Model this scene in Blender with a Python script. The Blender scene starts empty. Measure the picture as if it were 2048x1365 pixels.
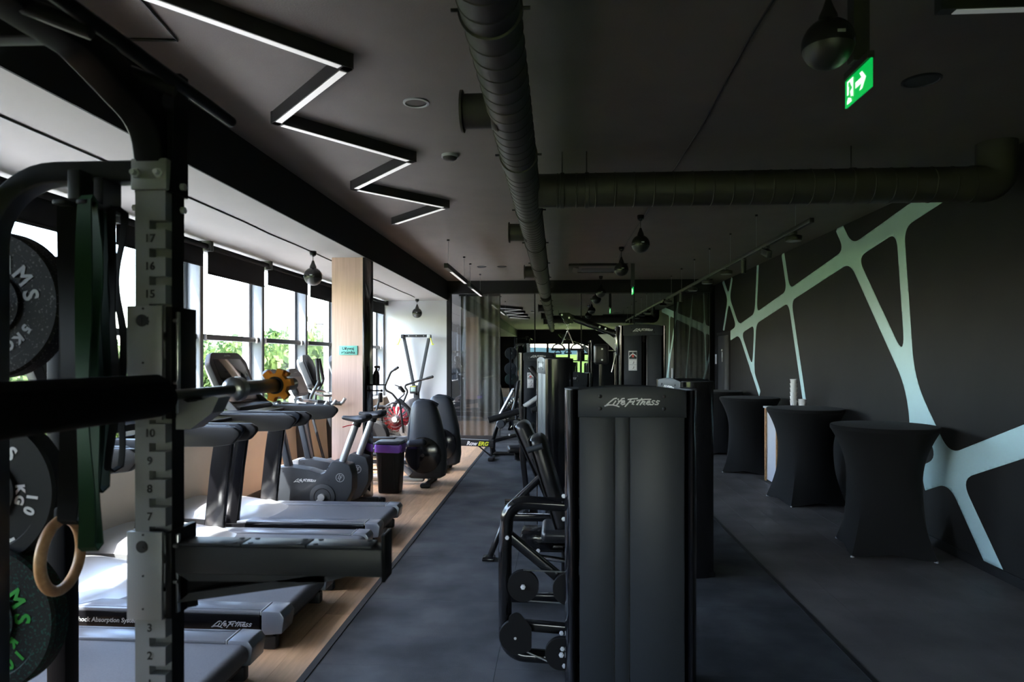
import bpy, bmesh, math, random
from mathutils import Vector, Matrix
R = math.radians
PI = math.pi
SC = bpy.context.scene
COL = SC.collection
random.seed(7)

# ------------------------------------------------------------------ camera
cam_d = bpy.data.cameras.new('camera')
cam = bpy.data.objects.new('camera', cam_d)
COL.objects.link(cam)
cam.location = (0, 0, 1.65)
cam.rotation_euler = (R(90), 0, math.atan(91 / 1365))
cam_d.sensor_width = 36
cam_d.lens = 1365 / 2048 * 36
cam_d.shift_y = (716 - 682.5) / 2048
cam_d.clip_start = 0.05
cam_d.clip_end = 500
cam_d.dof.use_dof = True
cam_d.dof.focus_distance = 7.0
cam_d.dof.aperture_fstop = 4.0
SC.camera = cam

# ------------------------------------------------------------------ sky, sun, exposure
W = bpy.data.worlds.new('world')
SC.world = W
W.use_nodes = True
wn = W.node_tree
wn.nodes.clear()
w_out = wn.nodes.new('ShaderNodeOutputWorld')
w_bg = wn.nodes.new('ShaderNodeBackground')
w_sky = wn.nodes.new('ShaderNodeTexSky')
w_sky.sky_type = 'NISHITA'
w_sky.sun_disc = False
w_sky.sun_elevation = R(57)
w_sky.sun_rotation = R(220)
w_sky.air_density = 1.0
w_sky.dust_density = 2.0
w_sky.ozone_density = 1.0
w_bg.inputs['Strength'].default_value = 1.9
wn.links.new(w_sky.outputs['Color'], w_bg.inputs['Color'])
wn.links.new(w_bg.outputs['Background'], w_out.inputs['Surface'])

sun_d = bpy.data.lights.new('sun', 'SUN')
sun_d.energy = 20
sun_d.angle = R(0.55)
sun_d.color = (1.0, 0.965, 0.93)
sun = bpy.data.objects.new('sun', sun_d)
COL.objects.link(sun)
sun.rotation_euler = Vector((1.0, 1.15, -2.44)).to_track_quat('-Z', 'Y').to_euler()
sun.location = (-20, -20, 40)

SC.view_settings.view_transform = 'Standard'
SC.view_settings.look = 'None'
SC.view_settings.gamma = 1
SC.view_settings.use_curve_mapping = False
SC.view_settings.exposure = 1.2
SC.cycles.use_denoising = True
SC.cycles.max_bounces = 10
SC.cycles.diffuse_bounces = 6
SC.cycles.glossy_bounces = 5
SC.cycles.transparent_max_bounces = 12
SC.cycles.sample_clamp_indirect = 6.0
SC.cycles.caustics_reflective = False
SC.cycles.caustics_refractive = False

# ------------------------------------------------------------------ materials
MATS = {}
def mat(name, col, rough=0.5, metal=0.0, spec=0.5, coat=0.0, var=0.0, vscale=6.0, bump=0.0, bscale=80.0,
        stretch=None, world=False, rvar=0.0, emit=None, estr=0.0, sheen=0.0, alpha=None):
    m = bpy.data.materials.new(name)
    m.use_nodes = True
    nt = m.node_tree
    b = nt.nodes['Principled BSDF']
    b.inputs['Base Color'].default_value = (*col, 1)
    b.inputs['Roughness'].default_value = rough
    b.inputs['Metallic'].default_value = metal
    b.inputs['Specular IOR Level'].default_value = spec
    b.inputs['Coat Weight'].default_value = coat
    b.inputs['Sheen Weight'].default_value = sheen
    if emit:
        b.inputs['Emission Color'].default_value = (*emit, 1)
        b.inputs['Emission Strength'].default_value = estr
    tc = nt.nodes.new('ShaderNodeTexCoord')
    mp = nt.nodes.new('ShaderNodeMapping')
    if stretch:
        mp.inputs['Scale'].default_value = stretch
    if world:
        gp = nt.nodes.new('ShaderNodeNewGeometry')
        nt.links.new(gp.outputs['Position'], mp.inputs['Vector'])
    else:
        nt.links.new(tc.outputs['Object'], mp.inputs['Vector'])
    if var > 0:
        n = nt.nodes.new('ShaderNodeTexNoise')
        n.inputs['Scale'].default_value = vscale
        n.inputs['Detail'].default_value = 5
        nt.links.new(mp.outputs['Vector'], n.inputs['Vector'])
        r = nt.nodes.new('ShaderNodeMapRange')
        r.inputs['From Min'].default_value = 0.3
        r.inputs['From Max'].default_value = 0.7
        r.inputs['To Min'].default_value = 1 - var
        r.inputs['To Max'].default_value = 1 + var
        nt.links.new(n.outputs['Fac'], r.inputs['Value'])
        h = nt.nodes.new('ShaderNodeHueSaturation')
        h.inputs['Color'].default_value = (*col, 1)
        nt.links.new(r.outputs['Result'], h.inputs['Value'])
        nt.links.new(h.outputs['Color'], b.inputs['Base Color'])
        if rvar:
            r2 = nt.nodes.new('ShaderNodeMapRange')
            r2.inputs['From Min'].default_value = 0.35
            r2.inputs['From Max'].default_value = 0.65
            r2.inputs['To Min'].default_value = rough + rvar
            r2.inputs['To Max'].default_value = rough - rvar
            nt.links.new(n.outputs['Fac'], r2.inputs['Value'])
            nt.links.new(r2.outputs['Result'], b.inputs['Roughness'])
    if bump > 0:
        n2 = nt.nodes.new('ShaderNodeTexNoise')
        n2.inputs['Scale'].default_value = bscale
        n2.inputs['Detail'].default_value = 3
        nt.links.new(mp.outputs['Vector'], n2.inputs['Vector'])
        bp = nt.nodes.new('ShaderNodeBump')
        bp.inputs['Strength'].default_value = bump
        bp.inputs['Distance'].default_value = 0.004
        nt.links.new(n2.outputs['Fac'], bp.inputs['Height'])
        nt.links.new(bp.outputs['Normal'], b.inputs['Normal'])
    MATS[name] = m
    return m

def wood_mat(name, c1, c2, scale=(1.2, 14, 14), rough=0.5, per_object=0.0):
    m = mat(name, c1, rough)
    nt = m.node_tree
    b = nt.nodes['Principled BSDF']
    mp = [n for n in nt.nodes if n.type == 'MAPPING'][0]
    mp.inputs['Scale'].default_value = scale
    n = nt.nodes.new('ShaderNodeTexNoise')
    n.inputs['Scale'].default_value = 3.0
    n.inputs['Detail'].default_value = 7
    n.inputs['Distortion'].default_value = 0.6
    nt.links.new(mp.outputs['Vector'], n.inputs['Vector'])
    cr = nt.nodes.new('ShaderNodeValToRGB')
    cr.color_ramp.elements[0].position = 0.3
    cr.color_ramp.elements[0].color = (*c2, 1)
    cr.color_ramp.elements[1].position = 0.68
    cr.color_ramp.elements[1].color = (*c1, 1)
    nt.links.new(n.outputs['Fac'], cr.inputs['Fac'])
    last = cr.outputs['Color']
    if per_object:
        oi = nt.nodes.new('ShaderNodeObjectInfo')
        off = nt.nodes.new('ShaderNodeVectorMath')
        off.operation = 'SCALE'
        off.inputs['Scale'].default_value = 37.0
        cb = nt.nodes.new('ShaderNodeCombineXYZ')
        nt.links.new(oi.outputs['Random'], cb.inputs[0])
        nt.links.new(oi.outputs['Random'], cb.inputs[1])
        nt.links.new(cb.outputs[0], off.inputs[0])
        nt.links.new(off.outputs[0], mp.inputs['Location'])
        r = nt.nodes.new('ShaderNodeMapRange')
        r.inputs['To Min'].default_value = 1 - per_object
        r.inputs['To Max'].default_value = 1 + per_object
        nt.links.new(oi.outputs['Random'], r.inputs['Value'])
        h = nt.nodes.new('ShaderNodeHueSaturation')
        nt.links.new(r.outputs['Result'], h.inputs['Value'])
        nt.links.new(last, h.inputs['Color'])
        last = h.outputs['Color']
    nt.links.new(last, b.inputs['Base Color'])
    return m

def glass_mat(name, refl=0.08, tint=(1, 1, 1), frough=0.0):
    m = bpy.data.materials.new(name)
    m.use_nodes = True
    nt = m.node_tree
    nt.nodes.clear()
    o = nt.nodes.new('ShaderNodeOutputMaterial')
    t = nt.nodes.new('ShaderNodeBsdfTransparent')
    t.inputs['Color'].default_value = (*tint, 1)
    g = nt.nodes.new('ShaderNodeBsdfGlossy')
    g.inputs['Roughness'].default_value = frough
    fr = nt.nodes.new('ShaderNodeLayerWeight')
    fr.inputs['Blend'].default_value = 0.5
    pw = nt.nodes.new('ShaderNodeMath')
    pw.operation = 'POWER'
    pw.inputs[1].default_value = 4.0
    nt.links.new(fr.outputs['Facing'], pw.inputs[0])
    ad = nt.nodes.new('ShaderNodeMath')
    ad.operation = 'MULTIPLY_ADD'
    ad.use_clamp = True
    ad.inputs[1].default_value = 0.8
    ad.inputs[2].default_value = refl
    nt.links.new(pw.outputs[0], ad.inputs[0])
    mx = nt.nodes.new('ShaderNodeMixShader')
    nt.links.new(ad.outputs[0], mx.inputs[0])
    nt.links.new(t.outputs[0], mx.inputs[1])
    nt.links.new(g.outputs[0], mx.inputs[2])
    nt.links.new(mx.outputs[0], o.inputs['Surface'])
    MATS[name] = m
    return m

mat('ceiling_paint', (0.150, 0.136, 0.125), 0.85, var=0.06, vscale=3, bump=0.25, bscale=120)
mat('soffit_paint', (0.25, 0.243, 0.236), 0.85, var=0.02, vscale=3)
mat('black_paint', (0.009, 0.009, 0.0095), 0.75, spec=0.2, var=0.05)
mat('wall_black', (0.0165, 0.016, 0.016), 0.62, spec=0.25, var=0.10, vscale=2.5, bump=0.15, bscale=150)
mat('pale_wall', (0.44, 0.45, 0.465), 0.85, var=0.02, vscale=3)
mat('parapet', (0.50, 0.43, 0.345), 0.75, var=0.03)
mat('mural', (0.54, 0.76, 0.80), 0.7, var=0.02)
mat('frame_grey', (0.125, 0.14, 0.165), 0.45)
mat('frame_dark', (0.035, 0.037, 0.04), 0.5)
mat('blind', (0.008, 0.008, 0.009), 0.85, spec=0.15)
mat('rubber', (0.042, 0.044, 0.048), 0.55, world=True, rvar=0.16, var=0.55, vscale=1.9, bump=0.5, bscale=240, spec=0.35)
mat('vinyl', (0.125, 0.113, 0.109), 0.48, world=True, rvar=0.08, var=0.22, vscale=1.6, bump=0.1, bscale=60, spec=0.4)
wood_mat('floor_wood', (0.72, 0.47, 0.285), (0.55, 0.335, 0.19), (10, 1.0, 10), 0.38, 0.12)
wood_mat('column_wood', (0.68, 0.48, 0.39), (0.585, 0.40, 0.315), (16, 16, 0.7), 0.55)
wood_mat('ring_wood', (0.58, 0.33, 0.15), (0.40, 0.20, 0.08), (10, 10, 10), 0.4)
mat('trim_black', (0.015, 0.015, 0.016), 0.5)
mat('rack_grey', (0.026, 0.028, 0.031), 0.42, spec=0.3, var=0.03, bump=0.08, bscale=400)
mat('rack_plate', (0.30, 0.31, 0.32), 0.38, metal=0.3, spec=0.4, var=0.03, bump=0.08, bscale=400)
mat('bolt_steel', (0.70, 0.71, 0.73), 0.3, metal=0.35)
mat('rack_black', (0.008, 0.008, 0.009), 0.45, spec=0.09)
mat('gloss_black', (0.005, 0.005, 0.006), 0.13, spec=0.5)
mat('plastic_black', (0.011, 0.011, 0.012), 0.5, spec=0.3)
mat('plastic_dark', (0.026, 0.030, 0.036), 0.45, spec=0.35)
mat('shell_grey', (0.026, 0.030, 0.036), 0.40, spec=0.34, bump=0.05, bscale=300)
mat('shell_seam', (0.006, 0.006, 0.007), 0.6)
mat('vinyl_pad', (0.012, 0.012, 0.013), 0.30, spec=0.5, bump=0.08, bscale=200)
mat('foam', (0.008, 0.008, 0.009), 0.9, spec=0.1, bump=0.3, bscale=60)
mat('chrome', (0.75, 0.76, 0.78), 0.14, metal=1.0)
mat('steel', (0.42, 0.43, 0.44), 0.28, metal=1.0)
mat('bar_steel', (0.095, 0.105, 0.102), 0.28, metal=1.0)
mat('silver', (0.42, 0.435, 0.45), 0.34, metal=0.55, spec=0.5)
mat('light_grey', (0.36, 0.375, 0.39), 0.42)
mat('tread_rail', (0.150, 0.165, 0.195), 0.30, metal=0.35, spec=0.5)
mat('tread_belt', (0.105, 0.110, 0.122), 0.55, spec=0.4, var=0.10, vscale=120, bump=0.2, bscale=600)
mat('tread_panel', (0.018, 0.022, 0.029), 0.36, spec=0.25)
mat('screen', (0.020, 0.020, 0.022), 0.08, spec=0.6)
mat('brown_panel', (0.075, 0.055, 0.045), 0.4)
mat('white_print', (0.74, 0.74, 0.74), 0.6)
mat('grey_print', (0.26, 0.27, 0.28), 0.6)
mat('green_print', (0.012, 0.32, 0.025), 0.6)
mat('black_print', (0.008, 0.008, 0.008), 0.6)
mat('yellow_print', (0.70, 0.72, 0.04), 0.6)
mat('red_print', (0.70, 0.12, 0.10), 0.6)
mat('paper_grey', (0.55, 0.56, 0.58), 0.6)
mat('plate_black', (0.022, 0.022, 0.023), 0.65, var=0.25, vscale=90, bump=0.4, bscale=220)
mat('plate_smooth', (0.014, 0.015, 0.016), 0.6, spec=0.15)
def fleck(name, base, dot, scale=150, th=0.70):
    m = mat(name, base, 0.7, spec=0.15)
    nt = m.node_tree
    b = nt.nodes['Principled BSDF']
    mp = [n for n in nt.nodes if n.type == 'MAPPING'][0]
    n = nt.nodes.new('ShaderNodeTexNoise')
    n.inputs['Scale'].default_value = scale
    n.inputs['Detail'].default_value = 2
    nt.links.new(mp.outputs['Vector'], n.inputs['Vector'])
    cr = nt.nodes.new('ShaderNodeValToRGB')
    cr.color_ramp.elements[0].position = th - 0.06
    cr.color_ramp.elements[0].color = (*base, 1)
    cr.color_ramp.elements[1].position = th
    cr.color_ramp.elements[1].color = (*dot, 1)
    nt.links.new(n.outputs['Fac'], cr.inputs['Fac'])
    nt.links.new(cr.outputs['Color'], b.inputs['Base Color'])
    return m
fleck('plate_fleck_grey', (0.011, 0.011, 0.012), (0.10, 0.10, 0.10), 130, 0.68)
fleck('plate_fleck_green', (0.012, 0.014, 0.013), (0.010, 0.055, 0.040), 110, 0.62)
mat('band_green', (0.003, 0.036, 0.008), 0.6, spec=0.2)
mat('band_dark_green', (0.003, 0.018, 0.010), 0.7, spec=0.1)
mat('band_black', (0.006, 0.006, 0.006), 0.7, spec=0.1)
mat('strap', (0.012, 0.012, 0.013), 0.85)
mat('orange', (0.85, 0.30, 0.012), 0.45)
mat('teal_sign', (0.22, 0.62, 0.52), 0.55)
mat('purple', (0.24, 0.10, 0.56), 0.35)
mat('red', (0.42, 0.012, 0.022), 0.5, spec=0.2)
mat('lime', (0.62, 0.68, 0.06), 0.5)
mat('mesh_grey', (0.06, 0.06, 0.065), 0.4, metal=0.2)
mat('lcd', (0.22, 0.30, 0.27), 0.25)
mat('duct', (0.040, 0.037, 0.035), 0.5, metal=0.1, spec=0.3)
mat('duct_seam', (0.018, 0.017, 0.016), 0.6)
mat('lamp_black', (0.012, 0.012, 0.012), 0.45)
mat('diffuser', (0.78, 0.78, 0.79), 0.6, emit=(1.0, 0.98, 0.97), estr=0.20)
mat('diffuser_dim', (0.5, 0.5, 0.5), 0.6, emit=(0.9, 1.0, 0.97), estr=0.05)
mat('speaker_top', (0.012, 0.012, 0.013), 0.22, spec=0.5)
mat('speaker_low', (0.035, 0.035, 0.036), 0.42, metal=0.3)
mat('spandex', (0.0075, 0.0075, 0.008), 0.9, spec=0.2, sheen=0.03, bump=0.06, bscale=300)
mat('curtain', (0.17, 0.162, 0.148), 0.9, sheen=0.2, var=0.05, vscale=4)
mat('curtain_dark', (0.030, 0.031, 0.030), 0.9)
mat('paper_white', (0.74, 0.74, 0.74), 0.7)
mat('cabinet_white', (0.70, 0.71, 0.76), 0.35)
mat('door_paint', (0.060, 0.061, 0.062), 0.5)
mat('exit_green', (0.0, 0.30, 0.06), 0.5, emit=(0.0, 0.34, 0.05), estr=0.55)
mat('exit_white', (0.7, 0.8, 0.72), 0.5, emit=(0.55, 0.75, 0.58), estr=0.7)
mat('cable_black', (0.010, 0.010, 0.010), 0.5)
mat('bark', (0.09, 0.065, 0.045), 0.9, var=0.2)
mat('brick_red', (0.16, 0.13, 0.115), 0.9, var=0.1)
mat('outside_grass', (0.03, 0.036, 0.02), 1.0, spec=0.0, var=0.2, vscale=0.3)
mat('bounce_pale', (0.56, 0.545, 0.52), 0.85, var=0.06, vscale=0.5)  # pale tone for the ground added to bounce light
mat('field_lime', (0.24, 0.29, 0.10), 1.0, spec=0.0, var=0.15, vscale=0.2)
mat('slope_lime', (0.13, 0.165, 0.045), 1.0, spec=0.0, var=0.2, vscale=0.08)
mat('hill_blue', (0.06, 0.085, 0.085), 1.0, spec=0.0, var=0.2, vscale=0.05)
glass_mat('window_glass', 0.015, (0.97, 0.985, 0.98))
glass_mat('partition_glass', 0.12, (0.86, 0.88, 0.88))
m = mat('mirror', (0.78, 0.80, 0.79), 0.0, metal=1.0)
def leaf_mat(name, c1, c2):
    m = mat(name, c1, 0.6, spec=0.2)
    nt = m.node_tree
    b = nt.nodes['Principled BSDF']
    g = nt.nodes.new('ShaderNodeNewGeometry')
    cr = nt.nodes.new('ShaderNodeValToRGB')
    cr.color_ramp.elements[0].color = (*c1, 1)
    cr.color_ramp.elements[1].color = (*c2, 1)
    nt.links.new(g.outputs['Random Per Island'], cr.inputs['Fac'])
    nt.links.new(cr.outputs['Color'], b.inputs['Base Color'])
    b.inputs['Transmission Weight'].default_value = 0.0
    tr = nt.nodes.new('ShaderNodeBsdfTranslucent')
    nt.links.new(cr.outputs['Color'], tr.inputs['Color'])
    mx = nt.nodes.new('ShaderNodeMixShader')
    mx.inputs[0].default_value = 0.35
    o = [n for n in nt.nodes if n.type == 'OUTPUT_MATERIAL'][0]
    nt.links.new(b.outputs[0], mx.inputs[1])
    nt.links.new(tr.outputs[0], mx.inputs[2])
    nt.links.new(mx.outputs[0], o.inputs['Surface'])
leaf_mat('leaf_mid', (0.055, 0.095, 0.022), (0.115, 0.165, 0.045))
leaf_mat('leaf_yellow', (0.10, 0.115, 0.042), (0.18, 0.19, 0.09))
leaf_mat('leaf_deep', (0.035, 0.070, 0.022), (0.065, 0.11, 0.035))

# ------------------------------------------------------------------ mesh helpers
def fillet(pts, r, seg=6):
    pts = [Vector(p) for p in pts]
    out = [pts[0]]
    for i in range(1, len(pts) - 1):
        a, b, c = pts[i - 1], pts[i], pts[i + 1]
        u, v = (a - b), (c - b)
        lu, lv = u.length, v.length
        u.normalize(); v.normalize()
        ang = u.angle(v)
        if ang > PI - 0.03:
            out.append(b); continue
        t = min(r / math.tan(ang / 2), lu * 0.48, lv * 0.48)
        rr = t * math.tan(ang / 2)
        bis = (u + v).normalized()
        ctr = b + bis * (rr / math.sin(ang / 2))
        p0, p1 = b + u * t, b + v * t
        d0, d1 = p0 - ctr, p1 - ctr
        tot = d0.angle(d1)
        for k in range(seg + 1):
            s = k / seg
            if tot < 1e-4:
                out.append(p0.lerp(p1, s))
            else:
                out.append(ctr + (d0 * math.sin((1 - s) * tot) + d1 * math.sin(s * tot)) / math.sin(tot))
    out.append(pts[-1])
    return out

def rrect(w, h, r, seg=3):
    o = []
    for cx, cy, a0 in ((w / 2 - r, h / 2 - r, 0), (-w / 2 + r, h / 2 - r, 90), (-w / 2 + r, -h / 2 + r, 180), (w / 2 - r, -h / 2 + r, 270)):
        for k in range(seg + 1):
            a = R(a0 + 90 * k / seg)
            o.append((cx + r * math.cos(a), cy + r * math.sin(a)))
    return o

class MB:
    def __init__(s):
        s.v = []; s.f = []; s.soft = False
    def add(s, vs, fs):
        o = len(s.v)
        s.v += [tuple(p) for p in vs]
        s.f += [tuple(i + o for i in f) for f in fs]
        return s
    def box(s, x0, x1, y0, y1, z0, z1):
        vs = [(x, y, z) for x in (x0, x1) for y in (y0, y1) for z in (z0, z1)]
        return s.add(vs, [(0, 1, 3, 2), (4, 6, 7, 5), (0, 4, 5, 1), (2, 3, 7, 6), (0, 2, 6, 4), (1, 5, 7, 3)])
    def rbox(s, c, size, r=0.01, rot=None, seg=2):
        bm = bmesh.new()
        bmesh.ops.create_cube(bm, size=1)
        bmesh.ops.scale(bm, vec=size, verts=bm.verts)
        r = min(r, min(size) * 0.49)
        bmesh.ops.bevel(bm, geom=bm.edges[:] , offset=r, segments=seg, affect='EDGES', profile=0.5)
        M = Matrix.Translation(Vector(c))
        if rot:
            from mathutils import Euler
            M = M @ Euler(rot).to_matrix().to_4x4()
        bm.transform(M)
        bm.verts.index_update()
        s.add([v.co.copy() for v in bm.verts], [[v.index for v in f.verts] for f in bm.faces])
        bm.free()
        return s
    def sweep(s, path, section, cap=True, up=None, scales=None):
        path = [Vector(p) for p in path]
        n = len(path); m = len(section)
        T = []
        for i in range(n):
            t = path[min(i + 1, n - 1)] - path[max(i - 1, 0)]
            T.append(t.normalized())
        u = Vector(up) if up else (Vector((0, 0, 1)) if abs(T[0].z) < 0.9 else Vector((0, 1, 0)))
        nrm = (u - T[0] * u.dot(T[0])).normalized()
        vs = []
        for i in range(n):
            if i > 0:
                q = T[i - 1].rotation_difference(T[i])
                nrm = q @ nrm
                nrm = (nrm - T[i] * nrm.dot(T[i])).normalized()
            bi = T[i].cross(nrm)
            k = scales[i] if scales else 1.0
            for (a, b) in section:
                vs.append(path[i] + bi * (a * k) + nrm * (b * k))
        fs = []
        for i in range(n - 1):
            for j in range(m):
                j2 = (j + 1) % m
                fs.append((i * m + j, i * m + j2, (i + 1) * m + j2, (i + 1) * m + j))
        if cap:
            fs.append(tuple(range(m - 1, -1, -1)))
            fs.append(tuple((n - 1) * m + j for j in range(m)))
        return s.add(vs, fs)
    def tube(s, pts, r, n=10, bend=0.0, scales=None, seg=6):
        s.soft = True
        p = fillet(pts, bend, seg) if bend > 0 else pts
        return s.sweep(p, [(r * math.cos(2 * PI * k / n), r * math.sin(2 * PI * k / n)) for k in range(n)], scales=scales)
    def rtube(s, pts, w, h, r=0.008, bend=0.0, up=None, seg=6):
        p = fillet(pts, bend, seg) if bend > 0 else pts
        return s.sweep(p, rrect(w, h, r), up=up)
    def cyl(s, p0, p1, r0, r1=None, n=20):
        r1 = r0 if r1 is None else r1
        s.soft = True
        p0, p1 = Vector(p0), Vector(p1)
        return s.sweep([p0, p1], [(math.cos(2 * PI * k / n), math.sin(2 * PI * k / n)) for k in range(n)], scales=[r0, r1])
    def lathe(s, prof, c=(0, 0, 0), axis=(0, 0, 1), n=24):
        s.soft = True
        c = Vector(c); q = Vector((0, 0, 1)).rotation_difference(Vector(axis).normalized())
        vs = []; fs = []
        m = len(prof)
        for (r, z) in prof:
            for k in range(n):
                a = 2 * PI * k / n
                vs.append(c + q @ Vector((max(r, 1e-5) * math.cos(a), max(r, 1e-5) * math.sin(a), z)))
        for i in range(m - 1):
            for k in range(n):
                k2 = (k + 1) % n
                fs.append((i * n + k, i * n + k2, (i + 1) * n + k2, (i + 1) * n + k))
        if prof[0][0] > 1e-4: fs.append(tuple(range(n - 1, -1, -1)))
        if prof[-1][0] > 1e-4: fs.append(tuple((m - 1) * n + k for k in range(n)))
        return s.add(vs, fs)
    def sphere(s, c, r, sc=(1, 1, 1), n=24, m=12):
        s.soft = True
        vs = []; fs = []
        for i in range(m + 1):
            th = PI * i / m
            for k in range(n):
                a = 2 * PI * k / n
                q = max(math.sin(th), 1e-4)
                vs.append((c[0] + r * sc[0] * q * math.cos(a), c[1] + r * sc[1] * q * math.sin(a), c[2] + r * sc[2] * math.cos(th)))
        for i in range(m):
            for k in range(n):
                k2 = (k + 1) % n
                fs.append((i * n + k, (i + 1) * n + k, (i + 1) * n + k2, i * n + k2))
        return s.add(vs, fs)
    def prism(s, poly, axis, a0, a1):
        def P(u, v, a):
            return (a, u, v) if axis == 'x' else (u, a, v) if axis == 'y' else (u, v, a)
        n = len(poly)
        vs = [P(u, v, a0) for u, v in poly] + [P(u, v, a1) for u, v in poly]
        fs = [tuple(range(n - 1, -1, -1)), tuple(range(n, 2 * n))]
        fs += [(k, (k + 1) % n, n + (k + 1) % n, n + k) for k in range(n)]
        return s.add(vs, fs)
    def torus(s, c, Rr, r, axis=(0, 0, 1), n=36, m=12):
        s.soft = True
        c = Vector(c); q = Vector((0, 0, 1)).rotation_difference(Vector(axis).normalized())
        vs = []; fs = []
        for i in range(n):
            a = 2 * PI * i / n
            for k in range(m):
                b = 2 * PI * k / m
                vs.append(c + q @ Vector(((Rr + r * math.cos(b)) * math.cos(a), (Rr + r * math.cos(b)) * math.sin(a), r * math.sin(b))))
        for i in range(n):
            for k in range(m):
                fs.append((i * m + k, ((i + 1) % n) * m + k, ((i + 1) % n) * m + (k + 1) % m, i * m + (k + 1) % m))
        return s.add(vs, fs)
    def mesh(s, name, material):
        me = bpy.data.meshes.new(name)
        me.from_pydata(s.v, [], s.f)
        me.update()
        bm = bmesh.new(); bm.from_mesh(me)
        bmesh.ops.recalc_face_normals(bm, faces=bm.faces)
        bm.to_mesh(me); bm.free()
        me.materials.append(MATS[material])
        for p in me.polygons: p.use_smooth = True
        me.set_sharp_from_angle(angle=R(38 if s.soft else 24))
        return me

def link(name, me, parent=None, loc=(0, 0, 0), rot=(0, 0, 0)):
    o = bpy.data.objects.new(name, me)
    COL.objects.link(o)
    o.parent = parent
    o.location = loc
    o.rotation_euler = rot
    return o
def obj(name, mb, material, parent=None, loc=(0, 0, 0), rot=(0, 0, 0)):
    return link(name, mb.mesh(name, material), parent, loc, rot)
def tag(o, label=None, cat=None, group=None, kind=None):
    if label: o['label'] = label
    if cat: o['category'] = cat
    if group: o['group'] = group
    if kind: o['kind'] = kind
    return o
def thing(name, label, cat, loc=(0, 0, 0), rz=0.0, group=None):
    o = bpy.data.objects.new(name, None)
    o.empty_display_size = 0.1
    COL.objects.link(o)
    o.location = loc
    o.rotation_euler = (0, 0, rz)
    return tag(o, label, cat, group)
def struct(name, mb, material, label=None):
    o = obj(name, mb, material)
    o['kind'] = 'structure'
    if label: o['label'] = label
    return o
def copy_tree(o, parent=None):
    c = o.copy()
    COL.objects.link(c)
    c.parent = parent
    for ch in list(o.children):
        copy_tree(ch, c)
    return c
def dup(root, loc, rz=None, label=None, group=None):
    c = copy_tree(root)
    c.location = loc
    if rz is not None: c.rotation_euler = (0, 0, rz)
    if label: c['label'] = label
    if group: c['group'] = group
    return c

# ------------------------------------------------------------------ lettering
TXT = {}
def text_mesh(s, size, material, bold=0.0, shear=0.0, ext=0.0006, align='CENTER', spacing=1.0):
    key = (s, size, material, bold, shear, align, spacing, ext)
    if key in TXT: return TXT[key]
    cu = bpy.data.curves.new('lettering', 'FONT')
    cu.body = s; cu.size = size; cu.shear = shear; cu.offset = bold; cu.extrude = ext
    cu.align_x = align; cu.align_y = 'CENTER'; cu.resolution_u = 3; cu.space_character = spacing
    cu.space_line = 0.85
    o = bpy.data.objects.new('lettering', cu)
    COL.objects.link(o)
    bpy.context.view_layer.update()
    dg = bpy.context.evaluated_depsgraph_get()
    me = bpy.data.meshes.new_from_object(o.evaluated_get(dg))
    bpy.data.objects.remove(o)
    bpy.data.curves.remove(cu)
    me.materials.clear(); me.materials.append(MATS[material])
    me.name = 'lettering'
    TXT[key] = me
    return me
FACE_MY = (R(90), 0, 0)            # a flat drawing turned to face -Y (towards the camera)
FACE_PY = (R(90), 0, R(180))
def letters(s, size, material, parent, loc, rot=FACE_MY, name='lettering', **k):
    return link(name, text_mesh(s, size, material, **k), parent, loc, rot)

def stroke(mb, pts, w, z0=0.0, z1=0.0012, taper=None):
    pts = [Vector((p[0], p[1], 0)) for p in pts]
    n = len(pts)
    L = []; Rr = []
    for i in range(n):
        t = (pts[min(i + 1, n - 1)] - pts[max(i - 1, 0)]).normalized()
        nv = Vector((-t.y, t.x, 0))
        ww = w / 2
        e = t * (ww * 0.6) * (-1 if i == 0 else 1 if i == n - 1 else 0)
        L.append(pts[i] + nv * ww + e); Rr.append(pts[i] - nv * ww + e)
    vs = [(p.x, p.y, z0) for p in L] + [(p.x, p.y, z0) for p in Rr] + [(p.x, p.y, z1) for p in L] + [(p.x, p.y, z1) for p in Rr]
    fs = []
    for i in range(n - 1):
        fs += [(2 * n + i, 3 * n + i, 3 * n + i + 1, 2 * n + i + 1), (i, i + 1, n + i + 1, n + i),
               (i, 2 * n + i, 2 * n + i + 1, i + 1), (n + i, n + i + 1, 3 * n + i + 1, 3 * n + i)]
    fs += [(0, n, 3 * n, 2 * n), (n - 1, 3 * n - 1, 4 * n - 1, 2 * n - 1)]
    mb.add(vs, fs)
LOGO = [
    [(650, 265), (595, 275), (500, 350), (400, 440)], [(385, 440), (470, 415), (560, 415), (640, 430), (705, 455)],
    [(632, 325), (575, 400)], [(680, 292), (690, 283)],
    [(820, 268), (775, 272), (720, 335), (655, 412)], [(690, 330), (800, 322)],
    [(760, 368), (835, 347), (828, 318), (780, 330), (745, 385), (775, 410), (835, 385)],
    [(980, 285), (930, 345), (838, 450)], [(905, 292), (1000, 277), (1115, 270)], [(940, 348), (1015, 340)],
    [(1050, 318), (995, 398), (1030, 402)],
    [(1210, 268), (1130, 370), (1092, 412), (1120, 405)], [(1100, 318), (1150, 302), (1280, 287), (1410, 287)],
    [(1232, 322), (1172, 410)], [(1195, 378), (1262, 325), (1290, 335), (1240, 402), (1272, 408)],
    [(1330, 370), (1398, 345), (1383, 320), (1335, 338), (1305, 390), (1350, 408), (1400, 388)],
    [(1500, 320), (1455, 316), (1430, 342), (1478, 374), (1455, 402), (1395, 405)],
    [(1600, 325), (1553, 316), (1528, 344), (1582, 374), (1560, 400), (1500, 400)]]
LOGO_ME = {}
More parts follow.
